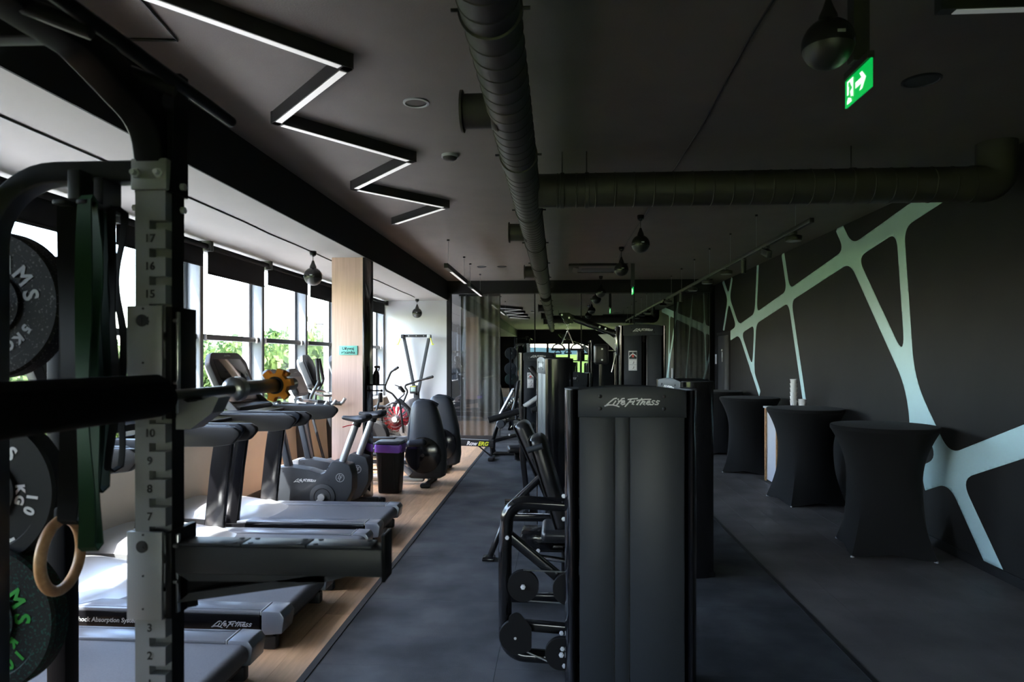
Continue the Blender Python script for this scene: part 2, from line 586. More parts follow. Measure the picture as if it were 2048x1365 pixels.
def logo_mesh(material, width):
    k = (material, width)
    if k not in LOGO_ME:
        mb = MB()
        for st in LOGO:
            stroke(mb, [((x - 995) / 1235 * width, -(y - 360) / 1235 * width) for x, y in st], 27 / 1235 * width)
        LOGO_ME[k] = mb.mesh('logo', material)
    return LOGO_ME[k]
def logo(width, material, parent, loc, rot=FACE_MY):
    return link('logo', logo_mesh(material, width), parent, loc, rot)
def badge(r, material, parent, loc, rot=FACE_MY):
    mb = MB()
    n = 28
    stroke(mb, [(r * math.cos(2 * PI * k / n), r * math.sin(2 * PI * k / n)) for k in range(n + 1)], r * 0.14)
    stroke(mb, [(-0.1 * r, 0.7 * r), (-0.5 * r, -0.3 * r), (0.05 * r, -0.3 * r)], r * 0.17)
    stroke(mb, [(0.6 * r, 0.45 * r), (0.2 * r, 0.45 * r), (-0.15 * r, -0.7 * r)], r * 0.17)
    stroke(mb, [(0.05 * r, 0.02 * r), (0.42 * r, 0.02 * r)], r * 0.16)
    return obj('badge', mb, material, parent, loc, rot)
# ================================================================== the room
XW, XR, XB = -3.5, 3.3, -2.2
YB, YE = -10.0, 13.6
ZC, ZS = 3.18, 2.8
ORD = ['first', 'second', 'third', 'fourth', 'fifth', 'sixth', 'seventh', 'eighth', 'ninth', 'tenth', 'eleventh', 'twelfth', 'thirteenth', 'fourteenth', 'fifteenth', 'sixteenth']

floor = struct('floor', MB().box(-3.75, 3.4, YB - 0.1, 14.7, -0.2, -0.012), 'trim_black')
def tiles(name, material, x0, x1, nx, y0, y1, L, gap, stagger):
    w = (x1 - x0) / nx
    me = MB().box(gap / 2, w - gap / 2, gap / 2, L - gap / 2, -0.012, 0.0).mesh(name, material)
    for i in range(nx):
        off = (i * 0.37 % 1.0) * L if stagger else 0
        y = y0 - off
        while y < y1 - 0.01:
            a, b = max(y, y0), min(y + L, y1)
            if b - a > L - 1e-4:
                link(name, me, floor, (x0 + i * w, y, 0))
            elif b - a > 0.02:
                obj(name, MB().box(gap / 2, w - gap / 2, a - y + gap / 2, b - y - gap / 2, -0.012, 0), material, floor, (x0 + i * w, y, 0))
            y += L
tiles('floor_plank', 'floor_wood', XW, -1.31, 12, 1.6, YE, 1.4, 0.0016, True)
tiles('rubber_tile', 'rubber', -1.29, 1.60, 3, 1.6, YE, 1.0, 0.002, False)
tiles('vinyl_plank', 'vinyl', 1.62, XR, 6, 1.6, 14.6, 1.22, 0.0014, True)
obj('wood_floor_area', MB().box(XW, -1.31, YB, 1.6, -0.012, 0), 'floor_wood', floor)
obj('rubber_floor_area', MB().box(-1.29, 1.60, YB, 1.6, -0.012, 0), 'rubber', floor)
obj('vinyl_floor_area', MB().box(1.62, XR, YB, 1.6, -0.012, 0), 'vinyl', floor)
struct('trim_1', MB().box(-1.325, -1.285, YB, YE, -0.01, 0.005), 'trim_black')
struct('trim_2', MB().box(1.595, 1.625, YB, YE, -0.01, 0.004), 'trim_black')

struct('ceiling', MB().box(XB, 3.4, YB - 0.1, 14.7, ZC, ZC + 0.15), 'ceiling_paint')
struct('ceiling_soffit', MB().box(-3.75, XB, YB - 0.1, YE + 0.1, ZS, ZC + 0.15), 'soffit_paint')
struct('trim_3', MB().box(XB, XB + 0.012, YB, YE, ZS, ZC), 'black_paint')
struct('trim_4', MB().box(XB + 0.012, 3.0, YE - 0.12, YE + 0.05, 2.93, ZC), 'black_paint')
struct('wall_end', MB().box(-3.75, XB - 0.02, YE, YE + 0.1, 0, ZS), 'pale_wall')
struct('trim_5', MB().box(XB - 0.02, XB + 0.07, YE - 0.02, YE + 0.1, 0, 2.93), 'black_paint')
struct('baseboard_end', MB().box(-3.5, XB - 0.02, YE - 0.015, YE, 0, 0.07), 'trim_black')
struct('wall_far', MB().box(-2.3, 3.4, 14.6, 14.7, 0, ZC), 'black_paint')
struct('baseboard_far', MB().box(XB + 0.07, 2.98, YE - 0.03, YE + 0.03, 0, 0.09), 'trim_black')

# right wall with mural
wr = struct('wall_right', MB().box(XR, XR + 0.1, YB - 0.1, 14.7, 0, ZC), 'wall_black')
struct('baseboard_right', MB().box(XR - 0.014, XR, YB, 13.2, 0, 0.075), 'trim_black')
# the painted lines as they run on the wall: (y, z) -> (y, z), width
STR = [((14.142, 1.955), (5.275, 3.191), 0.185),
       ((13.889, 3.189), (11.392, 1.062), 0.115),
       ((13.166, 3.164), (13.848, 2.168), 0.105),
       ((11.503, 3.184), (11.762, 1.49), 0.105),
       ((10.252, 3.183), (9.36, 1.049), 0.115),
       ((8.271, 3.204), (5.298, -0.043), 0.168),
       ((6.825, 2.954), (6.557, 0.974), 0.145),
       ((6.409, 0.56), (4.722, 1.183), 0.225)]
def seg_sd(p, a, b, w):
    ax, ay = a; bx, by = b
    dx, dy = bx - ax, by - ay
    L2 = dx * dx + dy * dy
    L = math.sqrt(L2)
    t = ((p[0] - ax) * dx + (p[1] - ay) * dy) / L
    n = abs((p[0] - ax) * dy - (p[1] - ay) * dx) / L
    e = max(-t, t - L)
    d = n - w / 2
    return max(d, e)
def smin(a, b, k):
    h = max(k - abs(a - b), 0.0) / k
    return min(a, b) - h * h * k * 0.25
def mural_val(p):
    d = 9.0
    for a, b, w in STR:
        s = seg_sd(p, a, b, w)
        if s < 0.6: d = smin(d, s, 0.16)
    return max(d, min(p[0] - 13.29, 2.19 - p[1]))
def build_mural():
    y0, y1, z0, z1, st = 3.6, 14.4, 0.076, ZC - 0.002, 0.03
    ny = int(round((y1 - y0) / st)); nz = int(round((z1 - z0) / st))
    Y = [y0 + (y1 - y0) * i / ny for i in range(ny + 1)]
    Z = [z0 + (z1 - z0) * j / nz for j in range(nz + 1)]
    V = [[mural_val((y, z)) for z in Z] for y in Y]
    mb = MB(); cache = {}
    xf = XR - 0.003
    def vid(p):
        k = (round(p[0], 5), round(p[1], 5))
        if k not in cache:
            cache[k] = len(mb.v); mb.v.append((xf, p[0], p[1]))
        return cache[k]
    for i in range(ny):
        for j in range(nz):
            c = [(Y[i], Z[j], V[i][j]), (Y[i + 1], Z[j], V[i + 1][j]), (Y[i + 1], Z[j + 1], V[i + 1][j + 1]), (Y[i], Z[j + 1], V[i][j + 1])]
            if min(q[2] for q in c) >= 0: continue
            poly = []
            for k in range(4):
                a, b = c[k], c[(k + 1) % 4]
                if a[2] < 0: poly.append((a[0], a[1]))
                if (a[2] < 0) != (b[2] < 0):
                    t = a[2] / (a[2] - b[2])
                    poly.append((a[0] + (b[0] - a[0]) * t, a[1] + (b[1] - a[1]) * t))
            if len(poly) >= 3:
                ids = []
                for p in poly:
                    q = vid(p)
                    if q not in ids: ids.append(q)
                if len(ids) >= 3: mb.f.append(tuple(ids))
    o = obj('mural_paint', mb, 'mural', wr)
    sm = o.modifiers.new('thickness', 'SOLIDIFY')
    sm.thickness = 0.0025
    sm.offset = 0
    o['label'] = 'pale teal painted lines crossing over the black wall'
build_mural()

# door in the right wall at the far end
d1 = thing('door_1', 'dark grey toilet door at the far end of the black wall', 'door', (XR, 13.3, 0))
d1['kind'] = 'structure'
obj('door_frame', MB().box(-0.03, 0, 0, 0.06, 0, 2.16).box(-0.03, 0, 0.94, 1.0, 0, 2.16).box(-0.03, 0, 0.06, 0.94, 2.1, 2.16), 'trim_black', d1)
lf = obj('door_leaf', MB().rbox((-0.012, 0.5, 1.05), (0.022, 0.87, 2.09), 0.004), 'door_paint', d1)
obj('door_handle', MB().cyl((-0.02, 0.14, 1.02), (-0.06, 0.14, 1.02), 0.012, n=10).rbox((-0.065, 0.2, 1.02), (0.014, 0.14, 0.018), 0.005), 'plastic_black', lf)
obj('toilet_symbol', MB().sphere((-0.028, 0.55, 1.80), 0.022, n=12, m=6).rbox((-0.026, 0.55, 1.71), (0.006, 0.06, 0.11), 0.003).rbox((-0.026, 0.55, 1.62), (0.006, 0.03, 0.10), 0.003), 'white_print', lf)
o = obj('wall_sign', MB().rbox((XR - 0.012, 14.42, 1.62), (0.016, 0.14, 0.2), 0.003), 'paper_white')
tag(o, 'small pale sign on the wall beside the toilet door', 'sign')

# left window wall
wl = struct('wall_left', MB().box(-3.75, XW, YB - 0.1, YE, 0, 0.86).box(-3.85, -3.75, YB - 0.1, YE, -0.3, 0.86), 'parapet')
obj('window_sill', MB().rbox((-3.575, (YB + YE) / 2, 0.872), (0.27, YE - YB, 0.028), 0.005), 'light_grey', wl)
struct('baseboard_left', MB().box(XW, XW + 0.013, YB, YE, 0, 0.09), 'trim_black')
BAY = 1.41
y_bays = [5.1 + BAY * k for k in range(-3, 7)]
mull = MB().rbox((-3.61, 0, 1.843), (0.20, 0.055, 1.914), 0.004).mesh('mullion', 'frame_grey')
mcap = MB().box(-3.512, -3.499, -0.03, 0.031, 0.886, 2.80).mesh('mullion_edge', 'frame_dark')
trans = MB().rbox((-3.60, BAY / 2, 1.86), (0.13, BAY - 0.055, 0.055), 0.004).mesh('transom', 'frame_dark')
rail = MB().box(-3.72, -3.64, 0.028, BAY - 0.028, 0.886, 0.93).box(-3.72, -3.64, 0.028, BAY - 0.028, 2.745, 2.80)
rail.box(-3.72, -3.64, 0.028, 0.075, 0.93, 2.745).box(-3.72, -3.64, BAY - 0.075, BAY - 0.028, 0.93, 2.745)
rail = rail.mesh('sash', 'light_grey')
clip = MB().rbox((-3.525, 0.12, 1.855), (0.02, 0.03, 0.07), 0.005).rbox((-3.525, BAY - 0.12, 1.855), (0.02, 0.03, 0.07), 0.005).mesh('blind_clip', 'paper_white')
pane_u = MB().box(-3.686, -3.678, 0.07, BAY - 0.07, 1.88, 2.75).mesh('pane', 'window_glass')
pane_l = MB().box(-3.686, -3.678, 0.07, BAY - 0.07, 0.92, 1.84).mesh('pane', 'window_glass')
for n, y in enumerate(y_bays[:-1]):
    w = bpy.data.objects.new('window_%d' % (n + 1), None)
    COL.objects.link(w); w.location = (0, y, 0); w['kind'] = 'structure'
    w['label'] = 'tall two-part window, bay %d of the glazed left side' % (n + 1)
    for nm, me in (('mullion', mull), ('mullion_edge', mcap), ('transom', trans), ('sash', rail), ('blind_clip', clip), ('pane', pane_u), ('pane', pane_l)):
        link(nm, me, w)
struct('trim_6', MB().box(-3.75, -3.499, y_bays[-1] - 0.03, YE, 0.86, ZS), 'frame_grey')
struct('wall_left_rear', MB().box(-3.75, -3.499, YB - 0.1, y_bays[0], 0.86, ZS), 'wall_black')  # unseen stretch, made solid to cut daylight falling on the rack
drops = [0.26, 0.21, 0.19, 0.25, 0.21, 0.23, 0.24, 0.22, 0.23]
brk = MB().box(-0.05, 0.04, 0.0, 0.02, -0.1, 0).mesh('bracket', 'frame_dark')
vis = [y for y in y_bays[:-1] if y > 1.9]
for i, y in enumerate(vis):
    b = thing('roller_blind', 'black roller blind rolled up over the %s window counted from the pale end wall' % ORD[len(vis) - 1 - i], 'blind', (-3.44, y + 0.02, ZS), 0, 'roller blinds along the windows')
    obj('roller', MB().cyl((0, 0.03, -0.055), (0, BAY - 0.05, -0.055), 0.028, n=12), 'blind', b)
    d = drops[i % len(drops)]
    obj('fabric', MB().box(-0.030, -0.027, 0.04, BAY - 0.06, -0.05 - d, -0.05), 'blind', b)
    obj('bottom_bar', MB().rbox((-0.0285, BAY / 2 - 0.01, -0.055 - d), (0.012, BAY - 0.1, 0.024), 0.004), 'blind', b)
    for q in (0.0, BAY - 0.04):
        link('bracket', brk, b, (0, q, 0))

# back of the room (seen only in the mirror)
wb = struct('wall_back', MB().box(-3.75, -1.7, YB - 0.1, YB, 0, 3.2).box(-1.7, 3.4, YB - 0.1, YB, 0, 0.7).box(-1.7, 3.4, YB - 0.1, YB, 2.4, 3.2).box(2.93, 3.4, YB - 0.1, YB, 0.7, 2.4), 'wall_black')
for n in range(4):
    x0 = -1.7 + n * 1.16
    w = bpy.data.objects.new('window_%d' % (len(y_bays) + n), None)
    COL.objects.link(w); w.location = (x0, YB - 0.05, 0); w['kind'] = 'structure'
    w['label'] = 'tall window in the back wall, number %d from the corner' % (n + 1)
    obj('mullion', MB().box(-0.06, 0.06, -0.05, 0.05, 0.7, 2.4), 'frame_dark', w)
    obj('transom', MB().box(0.06, 1.10, -0.04, 0.04, 1.45, 1.52), 'frame_dark', w)
    obj('pane', MB().box(0.06, 1.10, -0.006, 0.0, 1.52, 2.4), 'window_glass', w)
    obj('pane', MB().box(0.06, 1.10, -0.006, 0.0, 0.7, 1.45), 'window_glass', w)

# wood clad column
colm = thing('wood_column', 'square column clad in pale wood veneer with a glossy black side', 'column', (-2.39, 7.86, 0))
obj('wood_cladding', MB().box(-0.195, 0.165, -0.18, 0.17, 0, ZS), 'column_wood', colm)
obj('black_side_panel', MB().rbox((0.178, -0.004, ZS / 2), (0.026, 0.352, ZS), 0.003), 'gloss_black', colm)
sg = thing('towel_sign', 'mint green sign with black lettering on the wooden column', 'sign', (-2.39, 7.68, 1.735))
obj('plate', MB().rbox((0, -0.007, 0), (0.215, 0.012, 0.105), 0.003), 'teal_sign', sg)
letters('Używaj', 0.046, 'black_print', sg, (0, -0.014, 0.020), bold=0.0008)
letters('ręcznika', 0.046, 'black_print', sg, (0, -0.014, -0.024), bold=0.0008)
sh = thing('wall_shelf', 'small black shelf with a peg on the dark side of the column', 'shelf', (XB, 7.95, 1.33))
obj('shelf_board', MB().rbox((0.085, 0, 0), (0.165, 0.14, 0.012), 0.003), 'plastic_black', sh)
obj('peg', MB().tube([(0.0, 0, -0.07), (0.12, 0, -0.07)], 0.008, n=8).sphere((0.125, 0, -0.07), 0.016, n=10, m=6), 'plastic_black', sh)
sp = thing('spray_bottle', 'black spray bottle standing on the small column shelf', 'bottle', (XB + 0.06, 7.95, 1.336))
obj('body', MB().lathe([(0.036, 0), (0.038, 0.01), (0.038, 0.11), (0.030, 0.145), (0.014, 0.165), (0.014, 0.18)], n=16), 'plastic_black', sp)
obj('spray_head', MB().rbox((0.01, 0, 0.205), (0.07, 0.022, 0.028), 0.008).rbox((0.035, 0, 0.18), (0.012, 0.014, 0.05), 0.004, rot=(0, R(20), 0)).cyl((0, 0, 0.17), (0, 0, 0.2), 0.012, n=10), 'plastic_black', sp)

# far mirror, glass and curtains
mi = thing('wall_mirror', 'tall dark mirror wall of four panels at the far end', 'mirror', (0, YE, 0))
mx = [-1.15, -0.45, 0.47, 1.51, 2.29]
for a, b in zip(mx[:-1], mx[1:]):
    obj('mirror_panel', MB().box(a + 0.012, b - 0.012, -0.008, 0.02, 0.09, 2.93), 'mirror', mi)
obj('backing', MB().box(mx[0], mx[-1], 0.02, 0.05, 0.09, 2.93), 'trim_black', mi)
for (x0, x1, lab, cm, seed) in ((XB + 0.07, -1.15, 'left', 'curtain', 1), (2.29, 2.98, 'right', 'curtain_dark', 2)):
    g = thing('glass_partition', 'reflective glass pane in front of the %s curtain beside the mirror' % ('grey' if seed == 1 else 'dark'), 'glass', (0, YE, 0))
    xm = (x0 + x1) / 2
    obj('pane', MB().box(x0 + 0.01, xm - 0.003, 0, 0.008, 0.09, 2.93), 'partition_glass', g)
    obj('pane', MB().box(xm + 0.003, x1 - 0.01, 0, 0.008, 0.09, 2.93), 'partition_glass', g)
    obj('edge_strip', MB().box(x1 - 0.01, x1 + 0.0, 0, 0.02, 0.09, 2.93), 'trim_black', g)
    rnd = random.Random(seed)
    xs0 = x0 + (0.16 if seed == 1 else 0.05)
    path = []
    n = 90
    for k in range(n + 1):
        t = k / n
        path.append((xs0 + (x1 - xs0) * t, 0.019 * math.sin(t * 2 * PI * (5.5 if seed == 1 else 6)) + 0.012 * math.sin(t * 23 + seed), 0))
    c = thing('curtain', ('pleated grey floor-length curtain behind the glass left of the mirror' if seed == 1 else 'dark pleated curtain behind the glass beside the toilet door'), 'curtain', (0, YE + 0.2, 0.0))
    obj('curtain_fabric', MB().sweep([(p[0], p[1], 1.47) for p in path], [(0.003, 1.46), (-0.003, 1.46), (-0.003, -1.46), (0.003, -1.46)], up=(0, 0, 1)), cm, c)
    obj('curtain_rail', MB().box(xs0 - 0.03, x1, -0.03, 0.03, 2.90, 3.18), 'trim_black', c)

# ------------------------------------------------------------------ outdoors
struct('ground', MB().box(-300, 300, -300, 300, -6.3, -6.0), 'outside_grass', 'grass far below the windows')
hb = MB()
prof = [(-300, -8), (-300, 3), (-220, 6.5), (-140, 4), (-60, 8), (20, 5.5), (110, 9), (200, 5), (300, 7), (300, -8)]
hb.prism([(x, z * 1.0) for x, z in prof], 'y', -295, -285)
struct('bounce_ground', MB().box(-16, -4.0, -12, 24, -6.0, -5.95), 'bounce_pale', 'unseen pale ground added below the windows to bounce light indoors')  # unseen from inside, added to throw sunlight up onto the ceiling
struct('meadow', MB().box(-290, 290, -268, -14, -6.0, -5.9), 'field_lime', 'bright meadow below the back windows')
struct('slope', MB().prism([(-290, -8), (-290, 1.5), (-150, 3.2), (-40, 2.4), (60, 3.6), (170, 2.2), (290, 3.0), (290, -8)], 'y', -272, -262), 'slope_lime', 'light green farmland slope behind the meadow')
struct('hills', hb, 'hill_blue', 'blue wooded hills on the horizon')
def crown(seed, n, leaf, material):
    rnd = random.Random(seed)
    blobs = [(0, 0, 0, 1.0)] + [(rnd.uniform(-.75, .75), rnd.uniform(-.75, .75), rnd.uniform(-.45, .55), rnd.uniform(0.4, 0.65)) for _ in range(16)]
    mb = MB()
    for _ in range(n):
        b = blobs[rnd.randrange(len(blobs))]
        d = Vector((rnd.gauss(0, 1), rnd.gauss(0, 1), rnd.gauss(0, 1))).normalized()
        rr = b[3] * (rnd.uniform(0.72, 1.03))
        c = Vector(b[:3]) + d * rr
        q = Vector((rnd.gauss(0, 1), rnd.gauss(0, 1), rnd.gauss(0, 1))).normalized()
        nn = (d * 0.7 + q).normalized()
        a = nn.orthogonal().normalized(); e = nn.cross(a)
        s = leaf * rnd.uniform(0.6, 1.3)
        mb.add([c + a * s, c + e * s * 0.6, c - a * s, c - e * s * 0.6], [(0, 1, 2, 3)])
    me = bpy.data.meshes.new('crown')
    me.from_pydata(mb.v, [], mb.f)
    me.materials.append(MATS[material])
    return me
CR = {'mid': crown(1, 17000, 0.050, 'leaf_mid'), 'yellow': crown(2, 17000, 0.045, 'leaf_yellow'), 'deep': crown(3, 15000, 0.052, 'leaf_deep')}
trunk = MB().cyl((0, 0, 0), (0, 0, 5.0), 0.28, 0.14, n=10).mesh('trunk', 'bark')
for (x, y, top, rx, rz, kind, lab) in (
        (-18.8, 24, 3.00, 3.4, 4.2, 'mid', 'green tree beyond the window nearest the rack plates'),
        (-22.5, 30, 3.30, 4.2, 4.2, 'deep', 'dark green tree far out between the rack straps and post'),
        (-16.8, 27, 3.05, 3.6, 4.2, 'yellow', 'light green tree seen just left of the numbered rack post'),
        (-13.3, 26, 3.05, 3.4, 4.2, 'mid', 'leafy green tree behind the barbell end outside'),
        (-15.6, 33, 3.40, 4.2, 4.6, 'deep', 'deep green tree standing behind the leafy one outside'),
        (-10.3, 26, 3.20, 2.9, 4.4, 'mid', 'green tree outside the window with the elliptical screens'),
        (-11.7, 31, 4.30, 2.5, 5.4, 'yellow', 'tall yellowish tree with a pointed top outside'),
        (-13.2, 38, 3.80, 3.8, 4.8, 'deep', 'round dark tree beside the chimney outside'),
        (-9.6, 30, 3.10, 2.8, 4.4, 'yellow', 'pale yellow-green tree left of the wooden column'),
        (-8.2, 31, 3.00, 3.0, 4.4, 'mid', 'green tree outside the window right of the wooden column')):
    t = thing('tree', lab, 'tree', (x, y, -6), random.uniform(0, 6), 'trees outside the windows')
    c = link('crown', CR[kind], t, (0, 0, top + 6 - rz)); c.scale = (rx / 1.25, rx / 1.25, rz / 1.15); c['kind'] = 'stuff'
    link('trunk', trunk, t)
ch = thing('chimney', 'pale brick chimney rising behind the trees outside', 'chimney', (-21.2, 60, -6))
obj('stack', MB().box(-0.42, 0.42, -0.42, 0.42, 0, 10.7), 'brick_red', ch)
obj('chimney_cap', MB().box(-0.55, 0.55, -0.55, 0.55, 10.7, 11.05), 'frame_grey', ch)
wh = thing('white_building', 'small white building among the trees beyond the window by the rack', 'building', (-32.5, 50, -6))
obj('wall', MB().box(-0.5, 1.5, -2, 2, 0, 7.9), 'paper_white', wh)
obj('roof', MB().box(-0.65, 1.65, -2.1, 2.1, 7.9, 8.1), 'light_grey', wh)
# ================================================================== under the ceiling
def linear_seg(parent, p0, p1, z, w=0.052, h=0.075, dif=(0.0, 0.0), dm='diffuser'):
    p0, p1 = Vector((p0[0], p0[1], z)), Vector((p1[0], p1[1], z))
    d = (p1 - p0).normalized()
    hs = obj('housing', MB().sweep([p0 - d * w * 0.5, p1 + d * w * 0.5], [(w / 2, h), (-w / 2, h), (-w / 2, 0), (w / 2, 0)], up=(0, 0, 1)), 'lamp_black', parent)
    q0, q1 = p0 + d * (0.04 + dif[0]), p1 - d * (0.04 + dif[1])
    obj('diffuser', MB().sweep([q0, q1], [(w * 0.36, 0.004), (-w * 0.36, 0.004), (-w * 0.36, -0.003), (w * 0.36, -0.003)], up=(0, 0, 1)), dm, hs)
zz = thing('zigzag_lamp', 'long zigzag strip lamp in black housing under the dark ceiling', 'ceiling lamp', (0, 0, 0))
zp = [(-1.06, 1.75), (-1.74, 2.55), (-1.06, 3.37), (-1.74, 4.13), (-1.08, 5.0), (-1.75, 5.79), (-1.08, 6.56), (-1.77, 7.33)]
for a, b in zip(zp[:-1], zp[1:]):
    linear_seg(zz, a, b, 3.103)
ll = thing('strip_lamp', 'single strip lamp crossing the dark ceiling near the close exit sign', 'ceiling lamp')
linear_seg(ll, (1.62, 2.98), (2.75, 2.98), 3.103, dm='diffuser_dim')
for k, (y0, y1, lab) in enumerate(((8.6, 10.45, 'hanging strip lamp on wires, the nearer of two before the grey curtain'), (10.85, 12.6, 'hanging strip lamp on wires, the farther of two before the grey curtain'))):
    pl = thing('pendant_strip_lamp', lab, 'pendant lamp', (-1.41, 0, 0), 0, 'pendant strip lamps')
    linear_seg(pl, (0, y0), (0, y1), 2.79, w=0.05, h=0.06, dif=(0.35, 0.0))
    for y in (y0 + 0.15, y1 - 0.2):
        obj('suspension_wire', MB().cyl((0, y, 2.85), (0, y, 3.18), 0.002, n=6), 'steel', pl)
        obj('ceiling_cup', MB().cyl((0, y, 3.16), (0, y, 3.18), 0.018, n=10), 'lamp_black', pl)

# ducts
def duct_profile(r, L, step=0.125):
    p = [(r, 0)]
    z = step
    while z < L - 0.02:
        p += [(r, z - 0.006), (r + 0.0035, z - 0.003), (r + 0.0035, z + 0.003), (r, z + 0.006)]
        z += step
    p.append((r, L))
    return p
DX, DZ, DR = -0.24, 2.90, 0.109
du = thing('ventilation_duct', 'long round dark ventilation duct running down the ceiling', 'duct', (DX, 0, DZ))
body = obj('duct_body', MB().lathe(duct_profile(DR, 16.2), (0, -3.05, 0), (0, 1, 0), n=32), 'duct', du)
obj('end_cap', MB().lathe([(DR + 0.004, 0), (DR + 0.004, 0.05), (DR - 0.02, 0.07), (0.0, 0.075)], (0, 13.12, 0), (0, 1, 0), n=32), 'duct', du)
for y in (0.6, 2.42, 4.18, 5.75, 7.4, 9.0, 10.6, 12.2):
    big = y == 4.18
    cl = obj('clamp', MB().lathe([(DR, 0), (DR + 0.009, 0.002), (DR + 0.009, 0.03 + 0.09 * big), (DR, 0.032 + 0.09 * big)], (0, y, 0), (0, 1, 0), n=32), 'duct', du)
    for s in (-1, 1):
        obj('bolt', MB().cyl((s * (DR + 0.004), y + 0.015, 0), (s * (DR + 0.034), y + 0.015, 0), 0.007, n=8), 'duct_seam', cl)
    obj('hanger_rod', MB().cyl((0, y + 0.015, DR), (0, y + 0.015, ZC - DZ), 0.005, n=6), 'duct_seam', du)
for y in (3.44, 6.8, 9.95):
    st = obj('outlet_stub', MB().lathe([(0.086, 0), (0.086, 0.155), (0.104, 0.16), (0.104, 0.172), (0.08, 0.174), (0.08, 0.02), (0, 0.02)], (-0.075, y, 0), (-1, 0, 0), n=28), 'duct', du)
    obj('stub_collar', MB().lathe([(0.088, 0), (0.10, 0.0), (0.10, 0.012), (0.088, 0.03)], (-0.062, y, 0), (-1, 0, 0), n=28), 'duct', st)
bd = thing('branch_duct', 'round black duct crossing to the muralled wall from the main duct', 'duct', (0, 5.08, 2.89))
BR = 0.124
obj('duct_body', MB().lathe(duct_profile(BR, 3.08, 0.14), (DX + 0.1, 0, 0), (1, 0, 0), n=32), 'duct', bd)
obj('elbow', MB().tube([(2.93, 0, 0), (3.12, 0, 0), (3.12, 0, 0.29)], BR + 0.006, n=24, bend=0.13, seg=8), 'duct', bd)
for x in (0.02, 0.2, 2.1):
    obj('clamp', MB().lathe([(BR, 0), (BR + 0.007, 0.002), (BR + 0.007, 0.028), (BR, 0.03)], (x, 0, 0), (1, 0, 0), n=32), 'duct', bd)
    obj('hanger_rod', MB().cyl((x + 0.015, 0, BR), (x + 0.015, 0, 0.29), 0.005, n=6), 'duct_seam', bd)

# ball speakers
def ball(x, y, zt, lab, drop=0.31, r=0.098):
    b = thing('ball_speaker', lab, 'speaker', (x, y, zt), 0, 'hanging ball speakers')
    obj('ceiling_cup', MB().lathe([(0.035, 0), (0.038, -0.012), (0.032, -0.045), (0.012, -0.06), (0.006, -0.062)], n=16), 'speaker_top', b)
    obj('cord', MB().cyl((0, 0, -0.05), (0, 0, -drop + r + 0.04), 0.004, n=6), 'cable_black', b)
    pr = [(0.010, -drop + r + 0.075), (0.020, -drop + r + 0.045), (0.034, -drop + r + 0.012)]
    pr += [(r * math.sin(a), -drop + r * math.cos(a)) for a in [R(d) for d in range(22, 101, 6)]]
    obj('upper_shell', MB().lathe(pr, n=28), 'speaker_top', b)
    obj('lower_grille', MB().lathe([(r * 0.985 * math.sin(a), -drop + r * 0.985 * math.cos(a)) for a in [R(d) for d in range(98, 181, 6)]], n=28), 'speaker_low', b)
    obj('maker_mark', MB().rbox((0.012, -r * 0.995, -drop + 0.008), (0.03, 0.004, 0.012), 0.001), 'grey_print', b)
ball(1.05, 2.73, ZC, 'black ball speaker closest to the camera, beside the green exit sign')
ball(0.89, 7.4, ZC, 'black ball speaker hanging nearest in the row right of the duct')
ball(0.88, 9.5, ZC, 'black ball speaker hanging just below the ceiling air conditioner')
ball(0.81, 12.85, ZC, 'black ball speaker hanging close in front of the mirror')
ball(-2.63, 7.2, ZS, 'black ball speaker hanging left of the wooden column', 0.275)
ball(-2.74, 13.2, ZS, 'black ball speaker hanging before the pale end wall', 0.275)

def cable(lab, pts, r=0.006):
    o = obj('cable', MB().tube(pts, r, n=6), 'cable_black')
    tag(o, lab, 'cable')
rn = random.Random(4)
cable('twisted black cable clipped along the dark ceiling past the ball speakers',
      [(0.93 + rn.uniform(-0.02, 0.02) + (0.16 if y < 2.2 else 0), y, ZC - 0.008) for y in [0.9, 1.6, 2.2, 2.7, 3.3, 3.9, 4.5, 5.1, 5.8, 6.5, 7.2, 7.9, 8.6, 9.3, 10, 10.7]])
cable('thin cable running along the white soffit to the ball speakers',
      [(-2.62 - 0.008 * (y - 3) + rn.uniform(-0.012, 0.012), y, ZS - 0.007) for y in [1.2 + 0.55 * k for k in range(22)]])
cable('short black cable bent on the ceiling above the rack', [(-2.18, 3.12, ZC - 0.008), (-1.82, 3.16, ZC - 0.008), (-1.80, 3.02, ZC - 0.008), (-1.76, 2.75, ZC - 0.008), (-1.72, 2.6, ZC - 0.008)], 0.007)

# track with spots
tr = thing('track_rail', 'long black lighting track hung on thin wires beside the muralled wall', 'lighting track', (2.12, 0, 0))
obj('rail', MB().rbox((0, 9.65, 2.80), (0.036, 7.6, 0.04), 0.003), 'lamp_black', tr)
for y in (6.25, 7.45, 8.55, 9.7, 10.75, 11.85, 12.9):
    obj('suspension_wire', MB().cyl((0, y, 2.82), (0, y, ZC), 0.0025, n=6), 'steel', tr)
    obj('ceiling_cup', MB().cyl((0, y, ZC - 0.02), (0, y, ZC), 0.014, n=10), 'lamp_black', tr)
SP = [(6.3, 'disc', 'flat round spot lamp nearest on the lighting track'), (7.1, 'box', 'box-shaped lamp on the track between the first disc and the tube spot'),
      (7.95, 'tube', 'tube-shaped spot lamp hanging on the nearer half of the track'), (8.75, 'disc', 'flat round spot lamp on the track just beyond the nearer tube spot'),
      (9.85, 'disc', 'flat round spot lamp halfway along the lighting track'), (10.9, 'disc', 'flat round spot lamp on the track before the farther tube spot'),
      (11.9, 'tube', 'tube-shaped spot lamp on the far half of the track'), (13.25, 'disc', 'flat round spot lamp at the far end of the track')]
